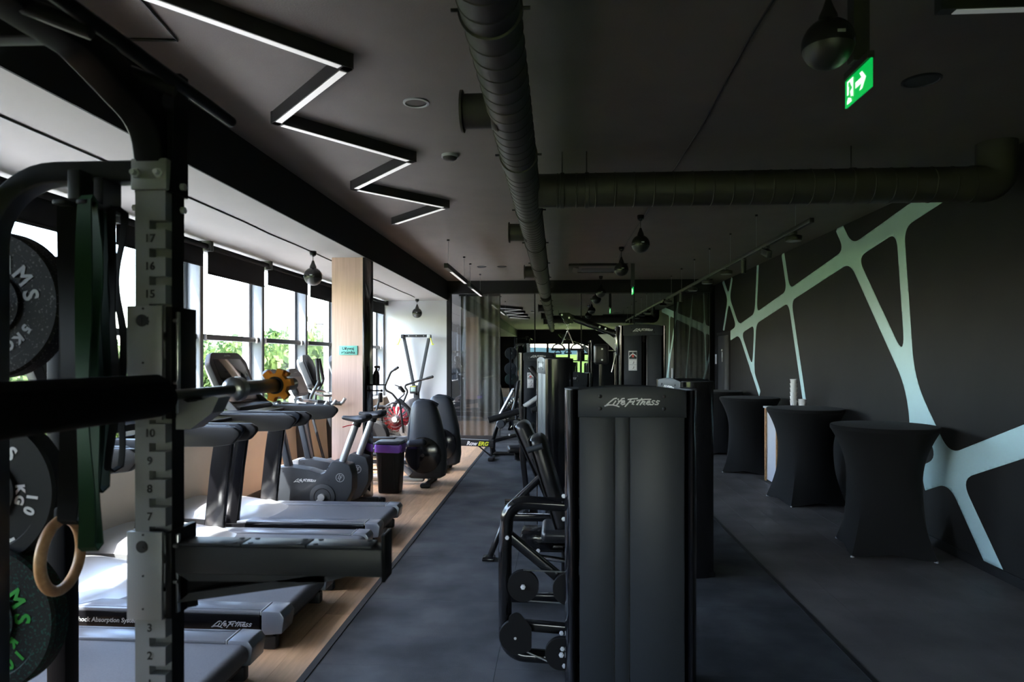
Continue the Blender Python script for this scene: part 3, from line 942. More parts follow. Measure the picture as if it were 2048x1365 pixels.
for y, kind, lab in SP:
    s = thing('track_spot', lab, 'spot lamp', (2.12, y, 2.78), 0, 'spot lamps on the track')
    if kind == 'disc':
        obj('adapter', MB().rbox((0, 0, -0.01), (0.034, 0.1, 0.03), 0.003), 'lamp_black', s)
        obj('lamp_head', MB().lathe([(0.02, -0.02), (0.072, -0.035), (0.075, -0.04), (0.075, -0.075), (0.07, -0.078)], n=24), 'lamp_black', s)
        obj('diffuser', MB().cyl((0, 0, -0.077), (0, 0, -0.081), 0.066, n=24), 'grey_print', s)
    elif kind == 'box':
        obj('adapter', MB().rbox((0, 0, -0.01), (0.034, 0.1, 0.03), 0.003), 'lamp_black', s)
        obj('lamp_head', MB().rbox((0, 0, -0.06), (0.05, 0.22, 0.07), 0.005, rot=(R(18), 0, 0)), 'lamp_black', s)
    else:
        obj('adapter', MB().rbox((0, 0, -0.01), (0.034, 0.1, 0.03), 0.003), 'lamp_black', s)
        obj('lamp_head', MB().cyl((0, 0, -0.02), (0, 0, -0.165), 0.029, n=16), 'lamp_black', s)

# other ceiling fittings
ac = thing('ceiling_air_conditioner', 'dark square ceiling cassette air conditioner before the mirror', 'air conditioner', (0.66, 11.6, ZC))
obj('panel', MB().rbox((0, 0, -0.02), (0.96, 0.96, 0.04), 0.012), 'duct', ac)
obj('grille', MB().rbox((0, 0, -0.045), (0.5, 0.5, 0.02), 0.008), 'lamp_black', ac)
for k in range(4):
    a = k * PI / 2
    v = obj('air_flap', MB().rbox((0, -0.36, -0.045), (0.62, 0.09, 0.014), 0.005, rot=(R(-14), 0, 0)), 'ceiling_paint', ac, rot=(0, 0, a))
for (x, y, r, lab) in ((-0.845, 4.04, 0.078, 'round recessed downlight with a pale rim near the first duct outlet'), (-1.27, 11.4, 0.08, 'round recessed downlight left of the other one before the curtain'), (-0.93, 11.4, 0.08, 'round recessed downlight nearer the duct before the curtain'), (2.0, 3.9, 0.1, 'dark recessed downlight beyond the close exit sign')):
    dl = thing('downlight', lab, 'downlight', (x, y, ZC), 0, 'recessed downlights')
    obj('rim', MB().lathe([(r, 0), (r, -0.006), (r - 0.012, -0.009), (r - 0.016, 0)], n=32), 'light_grey' if x == -0.845 else 'lamp_black', dl)
    obj('lamp_face', MB().cyl((0, 0, 0), (0, 0, -0.003), r - 0.015, n=28), 'lamp_black', dl)
sd = thing('smoke_detector', 'small domed smoke detector on the ceiling beside the duct', 'smoke detector', (-0.81, 5.1, ZC))
obj('base', MB().cyl((0, 0, 0), (0, 0, -0.02), 0.062, n=24), 'light_grey', sd)
obj('dome', MB().lathe([(0.055, -0.02), (0.05, -0.035), (0.03, -0.045), (0.0, -0.046)], n=24), 'duct', sd)
FACE_MX = (R(90), 0, R(-90))
def exit_sign(x, y, lab):
    e = thing('exit_sign', lab, 'exit sign', (x, y, 2.735), 0, 'green exit signs')
    obj('mount', MB().box(-0.012, 0.012, -0.11, 0.11, 0.057, 0.085).box(-0.03, 0.03, -0.03, 0.03, 0.085, ZC - 2.735), 'lamp_black', e)
    obj('green_panel', MB().rbox((0, 0, 0), (0.008, 0.235, 0.112), 0.002), 'exit_green', e)
    mb = MB()
    stroke(mb, [(-0.062, -0.046), (-0.062, -0.046 + 0.0001)], 0.001)
    # door with a running figure left out of it, and an arrow
    D = MB()
    for poly in ([(-0.093, 0.045), (-0.036, 0.045), (-0.036, 0.037), (-0.093, 0.037)], [(-0.093, 0.037), (-0.082, 0.037), (-0.082, -0.012), (-0.093, -0.012)],
                 [(-0.046, 0.037), (-0.036, 0.037), (-0.036, -0.034), (-0.046, -0.026)], [(-0.093, -0.034), (-0.082, -0.022), (-0.055, -0.034), (-0.05, -0.048), (-0.093, -0.048)],
                 [(-0.066, 0.037), (-0.046, 0.037), (-0.046, 0.016), (-0.052, 0.012)], [(-0.082, 0.02), (-0.076, 0.02), (-0.079, -0.012), (-0.082, -0.012)],
                 [(-0.064, -0.004), (-0.046, 0.004), (-0.046, -0.026), (-0.056, -0.028)]):
        D.prism(poly, 'z', 0, 0.001)
    obj('door_symbol', D, 'exit_white', e, (-0.005, 0, 0), FACE_MX)
    A = MB()
    A.prism([(-0.015, 0.012), (0.04, 0.012), (0.022, 0.034), (0.045, 0.034), (0.078, 0.0), (0.045, -0.034), (0.022, -0.034), (0.04, -0.012), (-0.015, -0.012)], 'z', 0, 0.001)
    obj('arrow_symbol', A, 'exit_white', e, (-0.005, 0, 0), FACE_MX)
exit_sign(1.19, 2.79, 'bright green exit sign with arrow hanging nearest the camera')
exit_sign(1.22, 11.2, 'small green exit sign hanging far off near the mirror')
# ================================================================== rack with barbell, plates and straps
rk = thing('power_rack', 'big dark grey squat rack with numbered uprights in the foreground', 'rack', (0, 0, 0))
PX0, PX1 = -1.140, -1.055
Z17, DZN = 1.972, 0.0752
def numbered_post(y0, sgn):
    # sgn -1: the numbered face looks towards the camera
    y1 = y0 + 0.088
    zs = [Z17 - DZN * k for k in range(0, 26)]
    mb = MB()
    xm = PX0 + 0.040
    mb.box(PX0, xm, y0, y1, 0.0, 2.105)
    mb.box(xm, PX1, y0 + 0.03, y1, 0.0, 2.105)
    edges = [2.105]
    for z in zs:
        edges += [z + 0.049, z + 0.025]
    edges.append(0.0)
    for a, b in zip(edges[0::2], edges[1::2]):
        mb.box(xm, PX1, y0, y0 + 0.03, b, a)
    p = obj('upright', mb, 'rack_plate', rk)
    obj('upright_side', MB().box(PX1, PX1 + 0.003, y0 + 0.031, y1, 0, 2.105), 'rack_black', p)
    for k, z in enumerate(zs):
        n = 17 - k
        if n >= 1:
            letters(str(n), 0.030, 'black_print', p, (PX0 + 0.0415, y0 - 0.0008, z), bold=0.0006)
    return p
numbered_post(1.774, -1)
numbered_post(0.66, -1)
for (y, nm) in ((1.774, 0), (0.66, 1)):
    b = obj('head_bracket', MB().rbox((-1.0975, y + 0.044, 2.145), (0.10, 0.105, 0.085), 0.004), 'rack_plate', rk)
    for x in (-1.1310, -1.0670):
        obj('bolt', MB().cyl((x, y - 0.009, 2.146), (x, y - 0.016, 2.146), 0.0135, n=6).cyl((x, y - 0.014, 2.146), (x, y - 0.03, 2.146), 0.007, n=10), 'bolt_steel', b)
    for z in (2.06, 2.125):
        obj('bolt', MB().cyl((-1.0470 + (0.0 if z > 2.1 else 0.003), y + 0.06, z), (-1.0330, y + 0.06, z), 0.010, n=6), 'bolt_steel', b)
        obj('bolt', MB().cyl((-1.1450, y + 0.02, z), (-1.1570, y + 0.02, z), 0.010, n=6), 'bolt_steel', b)
    obj('rear_arch', MB().rtube([(-1.13, y + 0.045, 2.162), (-1.585, y + 0.045, 2.162), (-1.585, y + 0.045, 0.02)], 0.06, 0.06, 0.010, bend=0.20, up=(0, 1, 0), seg=10), 'rack_grey', rk)
    obj('foot_plate', MB().rbox((-1.31, y + 0.045, 0.006), (0.70, 0.12, 0.012), 0.003), 'rack_black', rk)
# arched top tube from post to post, and the pull-up bar it carries
obj('top_arch', MB().rtube([(-1.0975, 1.82, 2.12), (-1.1050, 1.79, 2.30), (-1.1450, 1.55, 2.415), (-1.1450, 0.95, 2.415), (-1.1050, 0.71, 2.30), (-1.0975, 0.70, 2.12)], 0.088, 0.085, 0.012, bend=0.14, up=(1, 0, 0), seg=8), 'rack_black', rk)
obj('top_arch', MB().rtube([(-1.585, 1.82, 2.0), (-1.585, 1.6, 2.42), (-1.585, 0.9, 2.42), (-1.585, 0.70, 2.0)], 0.06, 0.06, 0.012, bend=0.12, up=(1, 0, 0), seg=8), 'rack_black', rk)
obj('top_gusset', MB().prism([(1.78, 2.1), (1.87, 2.1), (1.87, 2.44), (1.83, 2.44), (1.80, 2.36)], 'x', -1.0800, -1.0450).prism([(1.78, 2.1), (1.87, 2.1), (1.87, 2.44), (1.83, 2.44), (1.80, 2.36)], 'x', -1.1450, -1.1200), 'rack_black', rk)
pb = obj('pull_up_bar', MB().tube([(-0.9950, 2.02, 2.372), (-0.9950, 0.35, 2.372)], 0.017, n=14), 'rack_black', rk)
obj('bar_cap', MB().sphere((-0.9950, 2.02, 2.372), 0.0175, n=12, m=8), 'plastic_black', pb)
for y in (1.70, 1.38, 0.95):
    obj('bar_strut', MB().tube([(-1.1450, y - 0.03, 2.40), (-0.9950, y + 0.02, 2.35)], 0.019, n=10), 'rack_black', rk)
for y in (1.52, 1.05):
    obj('cross_tube', MB().rtube([(-1.1450, y, 2.415), (-1.585, y, 2.42)], 0.05, 0.05, 0.008), 'rack_black', rk)
# rear spreader low down
obj('base_beam', MB().rtube([(-1.585, 0.70, 0.06), (-1.585, 1.82, 0.06)], 0.06, 0.06, 0.008), 'rack_black', rk)
# sliding carriages: upper J-hook, lower spotter arm
def carriage(z0, z1, y0=1.774, y1=1.862):
    c = obj('carriage', MB().rbox((-1.1070, y0 - 0.007, (z0 + z1) / 2), (0.098, 0.010, z1 - z0), 0.002).rbox((-1.1510, (y0 + y1) / 2, (z0 + z1) / 2), (0.008, y1 - y0 + 0.02, z1 - z0), 0.002), 'rack_plate', rk)
    obj('carriage_side', MB().rbox((-1.0430, (y0 + y1) / 2 + 0.014, (z0 + z1) / 2), (0.018, y1 - y0 + 0.04, z1 - z0 - 0.004), 0.003), 'rack_black', c)
    obj('peephole', MB().cyl((-1.1130, y0 - 0.0122, z1 - 0.040), (-1.1130, y0 - 0.0132, z1 - 0.040), 0.0165, n=24), 'black_print', c)
    obj('guide_strip', MB().rbox((-1.0310, y0 + 0.02, (z0 + z1) / 2), (0.008, 0.014, (z1 - z0) * 0.9), 0.002), 'steel', c)
    for zz_ in (z1 - 0.03, z0 + 0.03, (z0 + z1) / 2):
        obj('screw', MB().cyl((-1.1100, y0 - 0.012, zz_ + (0.022 if zz_ > z1 - 0.05 else 0)), (-1.1100, y0 - 0.0135, zz_ + (0.022 if zz_ > z1 - 0.05 else 0)), 0.003, n=8), 'black_print', c)
    for zz_ in (z1 - 0.04, z0 + 0.10):
        obj('screw', MB().cyl((-1.0340, y0 + 0.005, zz_), (-1.0240, y0 + 0.005, zz_), 0.006, n=10), 'steel', c)
    return c
c1 = carriage(1.483, 1.79)
letters('14', 0.030, 'black_print', c1, (-1.1070, 1.774 - 0.0136, 1.748), bold=0.0006)
jh = obj('j_hook', MB().prism([(-1.0350, 1.545), (-1.0350, 1.455), (-0.9950, 1.455), (-0.9350, 1.50), (-0.9150, 1.542), (-0.9300, 1.546), (-0.9650, 1.534), (-1.0000, 1.533)], 'y', 1.79, 1.86), 'rack_plate', rk)
jw = obj('hook_wedge', MB().prism([(1.86, 1.56), (2.02, 1.545), (2.02, 1.53), (1.96, 1.50), (1.86, 1.47)], 'x', -1.0450, -1.0300), 'rack_plate', rk)
obj('hook_liner', MB().prism([(-1.0150, 1.538), (-1.0000, 1.529), (-0.9750, 1.532), (-0.9750, 1.5365), (-1.0000, 1.5345), (-1.0130, 1.543)], 'y', 1.785, 1.865), 'plastic_black', rk)
c2 = carriage(0.945, 1.182)
letters('6', 0.030, 'black_print', c2, (-1.1070, 1.774 - 0.0136, 1.145), bold=0.0006)
sa = obj('spotter_arm', MB().rbox((-0.7500, 1.82, 1.103), (0.57, 0.075, 0.075), 0.005), 'rack_grey', rk)
obj('arm_end_plate', MB().rbox((-0.4610, 1.82, 1.116), (0.010, 0.078, 0.125), 0.002), 'rack_black', sa)
for k in range(3):
    x0 = -1.0300 + k * 0.18
    w = obj('wear_plate', MB().rbox((x0 + 0.088, 1.82, 1.144), (0.176, 0.07, 0.008), 0.002), 'plastic_dark', sa)
    for (dx, dy) in ((0.02, -0.022), (0.156, -0.022), (0.02, 0.022), (0.156, 0.022)):
        obj('screw', MB().cyl((x0 + dx, 1.82 + dy, 1.148), (x0 + dx, 1.82 + dy, 1.1495), 0.007, n=10), 'black_print', w)
obj('arm_brace', MB().prism([(-1.0350, 0.95), (-1.0350, 1.066), (-0.60, 1.066), (-0.70, 1.045), (-1.0100, 0.985), (-1.0070, 0.955)], 'y', 1.845, 1.855), 'rack_black', sa)
obj('arm_brace', MB().prism([(-1.0300, 1.066), (-0.62, 1.066), (-0.62, 1.05), (-0.9950, 1.045)], 'y', 1.785, 1.795).prism([(-1.0300, 0.985), (-0.62, 1.05), (-0.56, 1.066), (-0.66, 1.066), (-0.9950, 1.012)], 'y', 1.785, 1.795), 'rack_grey', sa)

# barbell
bb = thing('barbell', 'steel barbell with black sleeves resting in the rack hooks', 'barbell', (-1.0, 0, 1.552))
obj('shaft', MB().cyl((0, 0.72, 0), (0, 2.05, 0), 0.0142, n=16), 'bar_steel', bb)
for (a, b) in ((2.05, 2.52), (0.72, 0.29)):
    d = 1 if b > a else -1
    s = obj('sleeve', MB().lathe([(0.0245, 0.03), (0.0245, abs(b - a) - 0.004), (0.022, abs(b - a))], (0, a, 0), (0, d, 0), n=24), 'bar_steel', bb)
    obj('sleeve_flange', MB().lathe([(0.016, -0.012), (0.030, -0.008), (0.0385, 0.0), (0.0385, 0.03), (0.025, 0.034)], (0, a, 0), (0, d, 0), n=24), 'steel', bb)
cl = thing('star_collar', 'orange star-shaped locking collar on the barbell sleeve', 'collar', (-1.0, 2.375, 1.552))
prof = []
n = 6
for k in range(n):
    a0 = 2 * PI * k / n + 0.2
    for da, rr in ((-0.30, 0.043), (-0.20, 0.060), (0.20, 0.060), (0.30, 0.043)):
        prof.append((rr * math.cos(a0 + da), rr * math.sin(a0 + da)))
inner = [(0.0262 * math.cos(2 * PI * k / 24 + 0.2 - 0.3), 0.0262 * math.sin(2 * PI * k / 24 + 0.2 - 0.3)) for k in range(24)]
mb = MB()
vs = []
for y in (-0.014, 0.014):
    vs += [(p[0], y, p[1]) for p in prof] + [(p[0], y, p[1]) for p in inner]
fs = []
for k in range(24):
    k2 = (k + 1) % 24
    fs += [(k, k2, 24 + k2, 24 + k), (48 + k, 72 + k, 72 + k2, 48 + k2), (k, 48 + k, 48 + k2, k2), (24 + k, 24 + k2, 72 + k2, 72 + k)]
obj('star_ring', mb.add(vs, fs), 'orange', cl)
obj('inner_sleeve', MB().lathe([(0.026, -0.02), (0.031, -0.02), (0.031, 0.03), (0.026, 0.03)], (0, 0, 0), (0, 1, 0), n=24), 'plastic_black', cl)
obj('lock_lever', MB().rbox((0.02, 0.026, 0.042), (0.03, 0.03, 0.016), 0.004, rot=(0, R(25), 0)), 'orange', cl)
fp = thing('barbell_pad', 'thick black foam pad wrapped around the barbell', 'pad', (-1.0, 0, 1.552))
obj('foam_sleeve', MB().lathe([(0.03, 0.0), (0.041, 0.004), (0.046, 0.02), (0.046, 0.60), (0.041, 0.625), (0.03, 0.63)], (0.004, 1.035, -0.004), (0, 1, 0), n=28), 'foam', fp)
obj('closing_flap', MB().rbox((0.024, 1.335, 0.040), (0.045, 0.60, 0.022), 0.010, rot=(0, R(28), 0)), 'foam', fp)

# plate storage tree
ts = thing('plate_storage_post', 'black storage post holding bumper plates behind the rack', 'plate storage', (-1.72, 2.27, 0))
obj('post', MB().rbox((0, 0, 1.0), (0.07, 0.07, 2.0), 0.006), 'rack_black', ts)
obj('base', MB().rbox((0, 0, 0.02), (0.5, 0.5, 0.04), 0.01), 'rack_black', ts)
PZ = (1.812, 1.245, 0.862)
for z in PZ:
    obj('peg', MB().cyl((0, -0.03, z), (0, -0.34, z), 0.024, n=16), 'bar_steel', ts)
def plate(loc, r, material, print_m, lab, words, thick=0.07, ring=0.78):
    p = thing('bumper_plate', lab, 'weight plate', loc, 0, 'bumper plates on the storage post')
    b = obj('rubber_disc', MB().lathe([(0.027, -thick / 2), (r * 0.42, -thick / 2), (r * 0.44, -thick / 2 + 0.006), (r * ring, -thick / 2 + 0.006), (r * (ring + 0.015), -thick / 2), (r - 0.008, -thick / 2), (r, -thick / 2 + 0.008),
                                       (r, thick / 2 - 0.008), (r - 0.008, thick / 2), (0.027, thick / 2), (0.027, -thick / 2)], (0, 0, 0), (0, 1, 0), n=64), material, p)
    obj('hub', MB().lathe([(0.0255, -thick / 2 - 0.001), (0.042, -thick / 2 - 0.001), (0.042, thick / 2 + 0.001), (0.0255, thick / 2 + 0.001), (0.0255, -thick / 2 - 0.001)], (0, 0, 0), (0, 1, 0), n=24), 'steel', p)
    for (s, size, ang, rad) in words:
        # letters set around the disc: ang measured clockwise from the top
        n = len(s)
        for i, chh in enumerate(s):
            a = R(ang) + (i - (n - 1) / 2) * size * 0.92 / rad
            x, z = rad * math.sin(a), rad * math.cos(a)
            o = link('lettering', text_mesh(chh, size, print_m, bold=0.002), p, (x, -thick / 2 - 0.0005 + (0.006 if rad < r * ring else 0), z))
            o.rotation_euler = (R(90), a, 0)
    return p
yp = 1.985
plate((-1.715, yp, PZ[0]), 0.225, 'plate_fleck_grey', 'grey_print', 'topmost bumper plate with grey speckles and grey lettering', [('AMS', 0.068, 51, 0.132), ('5KG', 0.040, 138, 0.138)])
plate((-1.73, yp, PZ[1]), 0.225, 'plate_smooth', 'white_print', 'middle bumper plate in plain black with white lettering', [('S', 0.058, 36, 0.140), ('10', 0.046, 104, 0.150), ('KG', 0.038, 94, 0.112), ('T', 0.055, 152, 0.150)])
plate((-1.715, yp - 0.02, PZ[2]), 0.225, 'plate_fleck_green', 'green_print', 'lowest bumper plate with green speckles and green lettering', [('AMS', 0.068, 56, 0.118), ('10', 0.044, 140, 0.150), ('KG', 0.040, 135, 0.108)])

# resistance bands and ring strap hung from the arch
def band(lab, x, y, top, bot, w, material, edge, wob, seed, split=0.012):
    b = thing('resistance_band', lab, 'resistance band', (x, y, 0), 0, 'resistance bands hanging from the rack')
    rnd = random.Random(seed)
    path = []
    ph = rnd.uniform(0, 6)
    n = 26
    for k in range(n + 1):
        t = k / n
        path.append((wob * math.sin(t * 9 + ph) * t, -split - wob * 0.5 * math.sin(t * 7 + ph), top + (bot - top) * t))
    back = [(p[0] + wob * 0.8 * math.sin(i * 0.5 + ph), split + 0.01, p[2]) for i, p in enumerate(path)]
    loop = path + [(path[-1][0], 0, bot - 0.012)] + back[::-1] + [(path[0][0], 0, top + 0.012)]
    mb = MB()
    # ribbon of constant width along x
    th = 0.0024
    m = len(loop)
    vs = []
    for i, p in enumerate(loop):
        a = Vector(loop[(i + 1) % m]) - Vector(loop[(i - 1) % m])
        nn = Vector((0, a.z, -a.y)).normalized() if (a.y or a.z) else Vector((0, 1, 0))
        tw = 0.25 * math.sin(i * 0.33 + ph)
        ex = Vector((math.cos(tw), math.sin(tw), 0)) * (w / 2)
        c = Vector(p)
        vs += [c - ex - nn * th, c + ex - nn * th, c + ex + nn * th, c - ex + nn * th]
    fs = []
    for i in range(m):
        j = (i + 1) % m
        for k in range(4):
            fs.append((i * 4 + k, i * 4 + (k + 1) % 4, j * 4 + (k + 1) % 4, j * 4 + k))
    obj('rubber_loop', mb.add(vs, fs), material, b)
    return b
hk = obj('band_hook', MB().rbox((-1.290, 1.79, 2.10), (0.035, 0.10, 0.11), 0.004).rbox((-1.290, 1.72, 2.055), (0.035, 0.07, 0.012), 0.003), 'rack_grey', rk)
obj('band_hook', MB().rbox((-1.228, 1.79, 2.09), (0.028, 0.08, 0.09), 0.004).rbox((-1.228, 1.72, 2.055), (0.028, 0.07, 0.012), 0.003), 'plastic_black', rk)
band('broad black resistance band hanging left of the green one', -1.290, 1.735, 2.06, 1.22, 0.052, 'band_black', None, 0.006, 1)
band('bright green resistance band with the longest loop hanging from the rack', -1.222, 1.70, 2.06, 1.16, 0.040, 'band_green', None, 0.009, 2)
band('dark green lettered band hanging behind the bright green one', -1.240, 1.765, 2.06, 1.30, 0.048, 'band_dark_green', None, 0.005, 3)
band('thin curly black band hanging closest to the numbered post', -1.205, 1.79, 2.05, 1.35, 0.020, 'band_black', None, 0.014, 4)
rs = thing('ring_strap', 'narrow black strap with white markings holding the wooden ring', 'strap', (-1.437, 1.90, 0))
obj('webbing', MB().box(-0.014, 0.014, -0.0015, 0.0015, 1.215, 2.09).tube([(-0.012, 0, 1.222), (0, -0.004, 1.212), (0.012, 0, 1.222)], 0.008, n=8), 'strap', rs)
obj('strap_loop', MB().rbox((0, -0.005, 1.190), (0.03, 0.04, 0.055), 0.008), 'strap', rs)
for k in range(9):
    z = 1.24 + k * 0.028
    obj('print', MB().box(-0.008, 0.008, -0.0024, -0.0016, z, z + 0.003) if k % 2 else MB().box(-0.006, 0.006, -0.0024, -0.0016, z - 0.004, z + 0.010), 'paper_grey', rs)
gr = obj('gymnastic_ring', MB().torus((0, 0, 0), 0.101, 0.0155, (1, 0, 0), n=48, m=14), 'ring_wood', None, (-1.437, 1.89, 1.078), (0, 0, R(8)))
tag(gr, 'light wooden gymnastic ring hanging on a black strap', 'gymnastic ring')
# ================================================================== cardio machines by the windows
def loft(mb, rings, cap=True):
    mb.soft = True
    m = len(rings[0])
    vs = [p for r in rings for p in r]
    fs = []
    for i in range(len(rings) - 1):
        for j in range(m):
            j2 = (j + 1) % m
            fs.append((i * m + j, i * m + j2, (i + 1) * m + j2, (i + 1) * m + j))
    if cap:
        fs.append(tuple(range(m - 1, -1, -1)))
        fs.append(tuple((len(rings) - 1) * m + j for j in range(m)))
    return mb.add(vs, fs)
def sup(cx, cy, z, rx, ry, n=28, e=3.0):
    o = []
    for k in range(n):
        a = 2 * PI * k / n
        c, s = math.cos(a), math.sin(a)
        o.append((cx + rx * math.copysign(abs(c) ** (2 / e), c), cy + ry * math.copysign(abs(s) ** (2 / e), s), z))
    return o
def bprism(poly, axis, a0, a1, bev=0.01, seg=2):
    """extruded outline with rounded rims"""
    t = MB().prism(poly, axis, a0, a1)
    bm = bmesh.new()
    vs = [bm.verts.new(p) for p in t.v]
    for f in t.f: bm.faces.new([vs[i] for i in f])
    bmesh.ops.recalc_face_normals(bm, faces=bm.faces)
    n = len(poly)
    bm.verts.index_update()
    ed = [e for e in bm.edges if (e.verts[0].index < n) == (e.verts[1].index < n)]
    bmesh.ops.bevel(bm, geom=ed, offset=bev, segments=seg, affect='EDGES', profile=0.5, clamp_overlap=True)
    bm.verts.index_update()
    mb = MB().add([v.co.copy() for v in bm.verts], [[v.index for v in f.verts] for f in bm.faces])
    bm.free()
    return mb
def smooth2(pts, r, seg=5):
    """closed 2-D outline with rounded corners"""
    n = len(pts)
    out = []
    for i in range(n):
        a, b, c = pts[i - 1], pts[i], pts[(i + 1) % n]
        f = fillet([(a[0], a[1], 0), (b[0], b[1], 0), (c[0], c[1], 0)], r[i] if isinstance(r, (list, tuple)) else r, seg)
        out += [(p.x, p.y) for p in f[1:-1]]
    return out

def make_treadmill():
    t = thing('treadmill', 'treadmill', 'treadmill')
    fr = obj('deck_frame', MB().rbox((-1.0, 0, 0.125), (1.86, 0.78, 0.12), 0.01), 'plastic_black', t)
    arc = [(-0.055 + 0.05 * math.cos(a), 0.168 + 0.05 * math.sin(a)) for a in [R(90 - 18 * k) for k in range(11)]]
    obj('running_belt', MB().prism([(-1.5, 0.118), (-1.5, 0.218)] + arc, 'y', -0.275, 0.275), 'tread_belt', t)
    for s in (-1, 1):
        r = obj('side_rail', MB().rbox((-0.78, s * 0.355, 0.220), (1.30, 0.145, 0.022), 0.006).rbox((-0.78, s * 0.405, 0.2325), (1.29, 0.004, 0.003), 0.001), 'tread_rail', t)
        obj('side_skirt', MB().rbox((-0.80, s * 0.420, 0.155), (1.34, 0.022, 0.112), 0.004), 'gloss_black', t)
        obj('end_cap', bprism(smooth2([(-0.118, 0.10), (-0.118, 0.235), (-0.01, 0.232), (0.012, 0.20), (0.0, 0.11)], 0.012, 3), 'y', *sorted((s * 0.280, s * 0.437)), 0.006), 'tread_rail', t)
        obj('bright_strip', MB().rbox((-0.124, s * 0.356, 0.2215), (0.008, 0.146, 0.026), 0.002), 'silver', r)
        obj('rear_foot', MB().rbox((-0.10, s * 0.36, 0.04), (0.09, 0.06, 0.08), 0.012), 'plastic_black', t)
        obj('upright', MB().rtube([(-1.34, s * 0.405, 0.12), (-1.28, s * 0.405, 0.7), (-1.22, s * 0.405, 1.12)], 0.17, 0.05, 0.018, up=(0, 1, 0)), 'gloss_black', t)
        poly = smooth2([(-1.50, 1.190), (-0.73, 1.185), (-0.68, 1.15), (-0.73, 1.072), (-0.82, 1.050), (-1.50, 1.035)], [0.01, 0.03, 0.05, 0.05, 0.05, 0.01], 4)
        h = obj('handrail', bprism(poly, 'y', *sorted((s * 0.390, s * 0.432)), 0.008), 'tread_panel', t)
        poly2 = smooth2([(-1.46, 1.185), (-0.66, 1.180), (-0.60, 1.14), (-0.67, 1.062), (-0.8, 1.045), (-1.46, 1.04)], [0.01, 0.04, 0.06, 0.05, 0.05, 0.01], 4)
        obj('inner_grip', bprism(poly2, 'y', *sorted((s * 0.335, s * 0.389)), 0.015), 'plastic_black', h)
        for (x, z) in ((-0.755, 1.125), (-0.95, 1.072)):
            obj('screw', MB().cyl((x, s * 0.431, z), (x, s * 0.436, z), 0.009, n=12), 'tread_panel', h)
        obj('console_arm', MB().rtube([(-1.22, s * 0.38, 1.10), (-1.42, s * 0.33, 1.28)], 0.07, 0.03, 0.008, up=(0, 1, 0)), 'plastic_black', t)
    # domed motor cover
    mb = MB()
    nx, ny = 16, 12
    vs = []
    for i in range(nx + 1):
        u = i / nx
        x = -1.98 + 0.95 * u
        for j in range(ny + 1):
            y = -0.42 + 0.84 * j / ny
            e = 1 - abs(y / 0.42) ** 3
            top = 0.205 + 0.115 * math.sin(PI * min(1, (1 - u) * 1.15 + 0.0) * 0.62) ** 0.9
            lim = 0.52 + 0.48 * e
            zz_ = 0.20 + (top - 0.20) * (0.35 + 0.65 * e ** 0.5)
            if u > 0.78: zz_ = 0.20 + (zz_ - 0.20) * max(0.0, (1 - u) / 0.22) ** 0.6 * 1.0 + 0.018
            vs.append((x - 0.16 * (1 - e) * u, y, zz_))
    fs = [(i * (ny + 1) + j, i * (ny + 1) + j + 1, (i + 1) * (ny + 1) + j + 1, (i + 1) * (ny + 1) + j) for i in range(nx) for j in range(ny)]
    mb.add(vs, fs)
    b0 = len(mb.v)
    rim = [i * (ny + 1) for i in range(nx + 1)] + [nx * (ny + 1) + j for j in range(1, ny + 1)] + [i * (ny + 1) + ny for i in range(nx - 1, -1, -1)] + [j for j in range(ny - 1, 0, -1)]
    for i in rim: mb.v.append((mb.v[i][0], mb.v[i][1], 0.08))
    n = len(rim)
    for k in range(n): mb.f.append((rim[k], rim[(k + 1) % n], b0 + (k + 1) % n, b0 + k))
    obj('motor_cover', mb, 'silver', t)
    # console
    poly = smooth2([(-0.33, -0.26), (-0.36, 0.14), (-0.26, 0.24), (0.26, 0.24), (0.36, 0.14), (0.33, -0.26)], [0.03, 0.06, 0.1, 0.1, 0.06, 0.03], 5)
    tilt = (0, R(-22), 0)
    c = obj('console', bprism(poly, 'x', -0.035, 0.022, 0.012), 'plastic_black', t, (-1.50, 0, 1.47), tilt)
    obj('console_back', bprism(smooth2([(-0.29, -0.24), (-0.31, 0.12), (-0.22, 0.2), (0.22, 0.2), (0.31, 0.12), (0.29, -0.24)], 0.05, 4), 'x', -0.075, -0.03, 0.02), 'light_grey', c)
    obj('screen', MB().rbox((0.024, 0, 0.02), (0.006, 0.56, 0.30), 0.002), 'screen', c)
    obj('key_panel', MB().rbox((0.024, 0, -0.195), (0.010, 0.54, 0.09), 0.004), 'brown_panel', c)
    logo(0.13, 'grey_print', c, (0.0245, 0, 0.205), (R(90), 0, R(90)))
    obj('console_tray', MB().rbox((-1.36, 0, 1.205), (0.20, 0.68, 0.05), 0.015, rot=(0, R(8), 0)), 'plastic_black', t)
    obj('cross_grip', MB().tube([(-1.22, -0.36, 1.13), (-1.13, -0.28, 1.15), (-1.13, 0.28, 1.15), (-1.22, 0.36, 1.13)], 0.017, n=10, bend=0.05), 'plastic_black', t)
    logo(0.235, 'grey_print', t, (-0.29, -0.4315, 0.155))
    letters('Flexdeck   Shock Absorption System', 0.036, 'grey_print', t, (-1.10, -0.4315, 0.162), bold=0.0008, shear=0.15)
    return t
tm = make_treadmill()
TL = ['treadmill closest to the camera at the lower left', 'second treadmill away, with lit lettering on its near side', 'third treadmill away, behind the spotter arm', 'farthest treadmill, next to the exercise bikes']
for k, y in enumerate((3.03, 4.14, 5.12, 6.19)):
    o = tm if k == 0 else dup(tm, (0, 0, 0))
    o.location = (-1.53, y, 0)
    tag(o, 'dark grey ' + TL[k], 'treadmill', 'treadmills facing the windows')

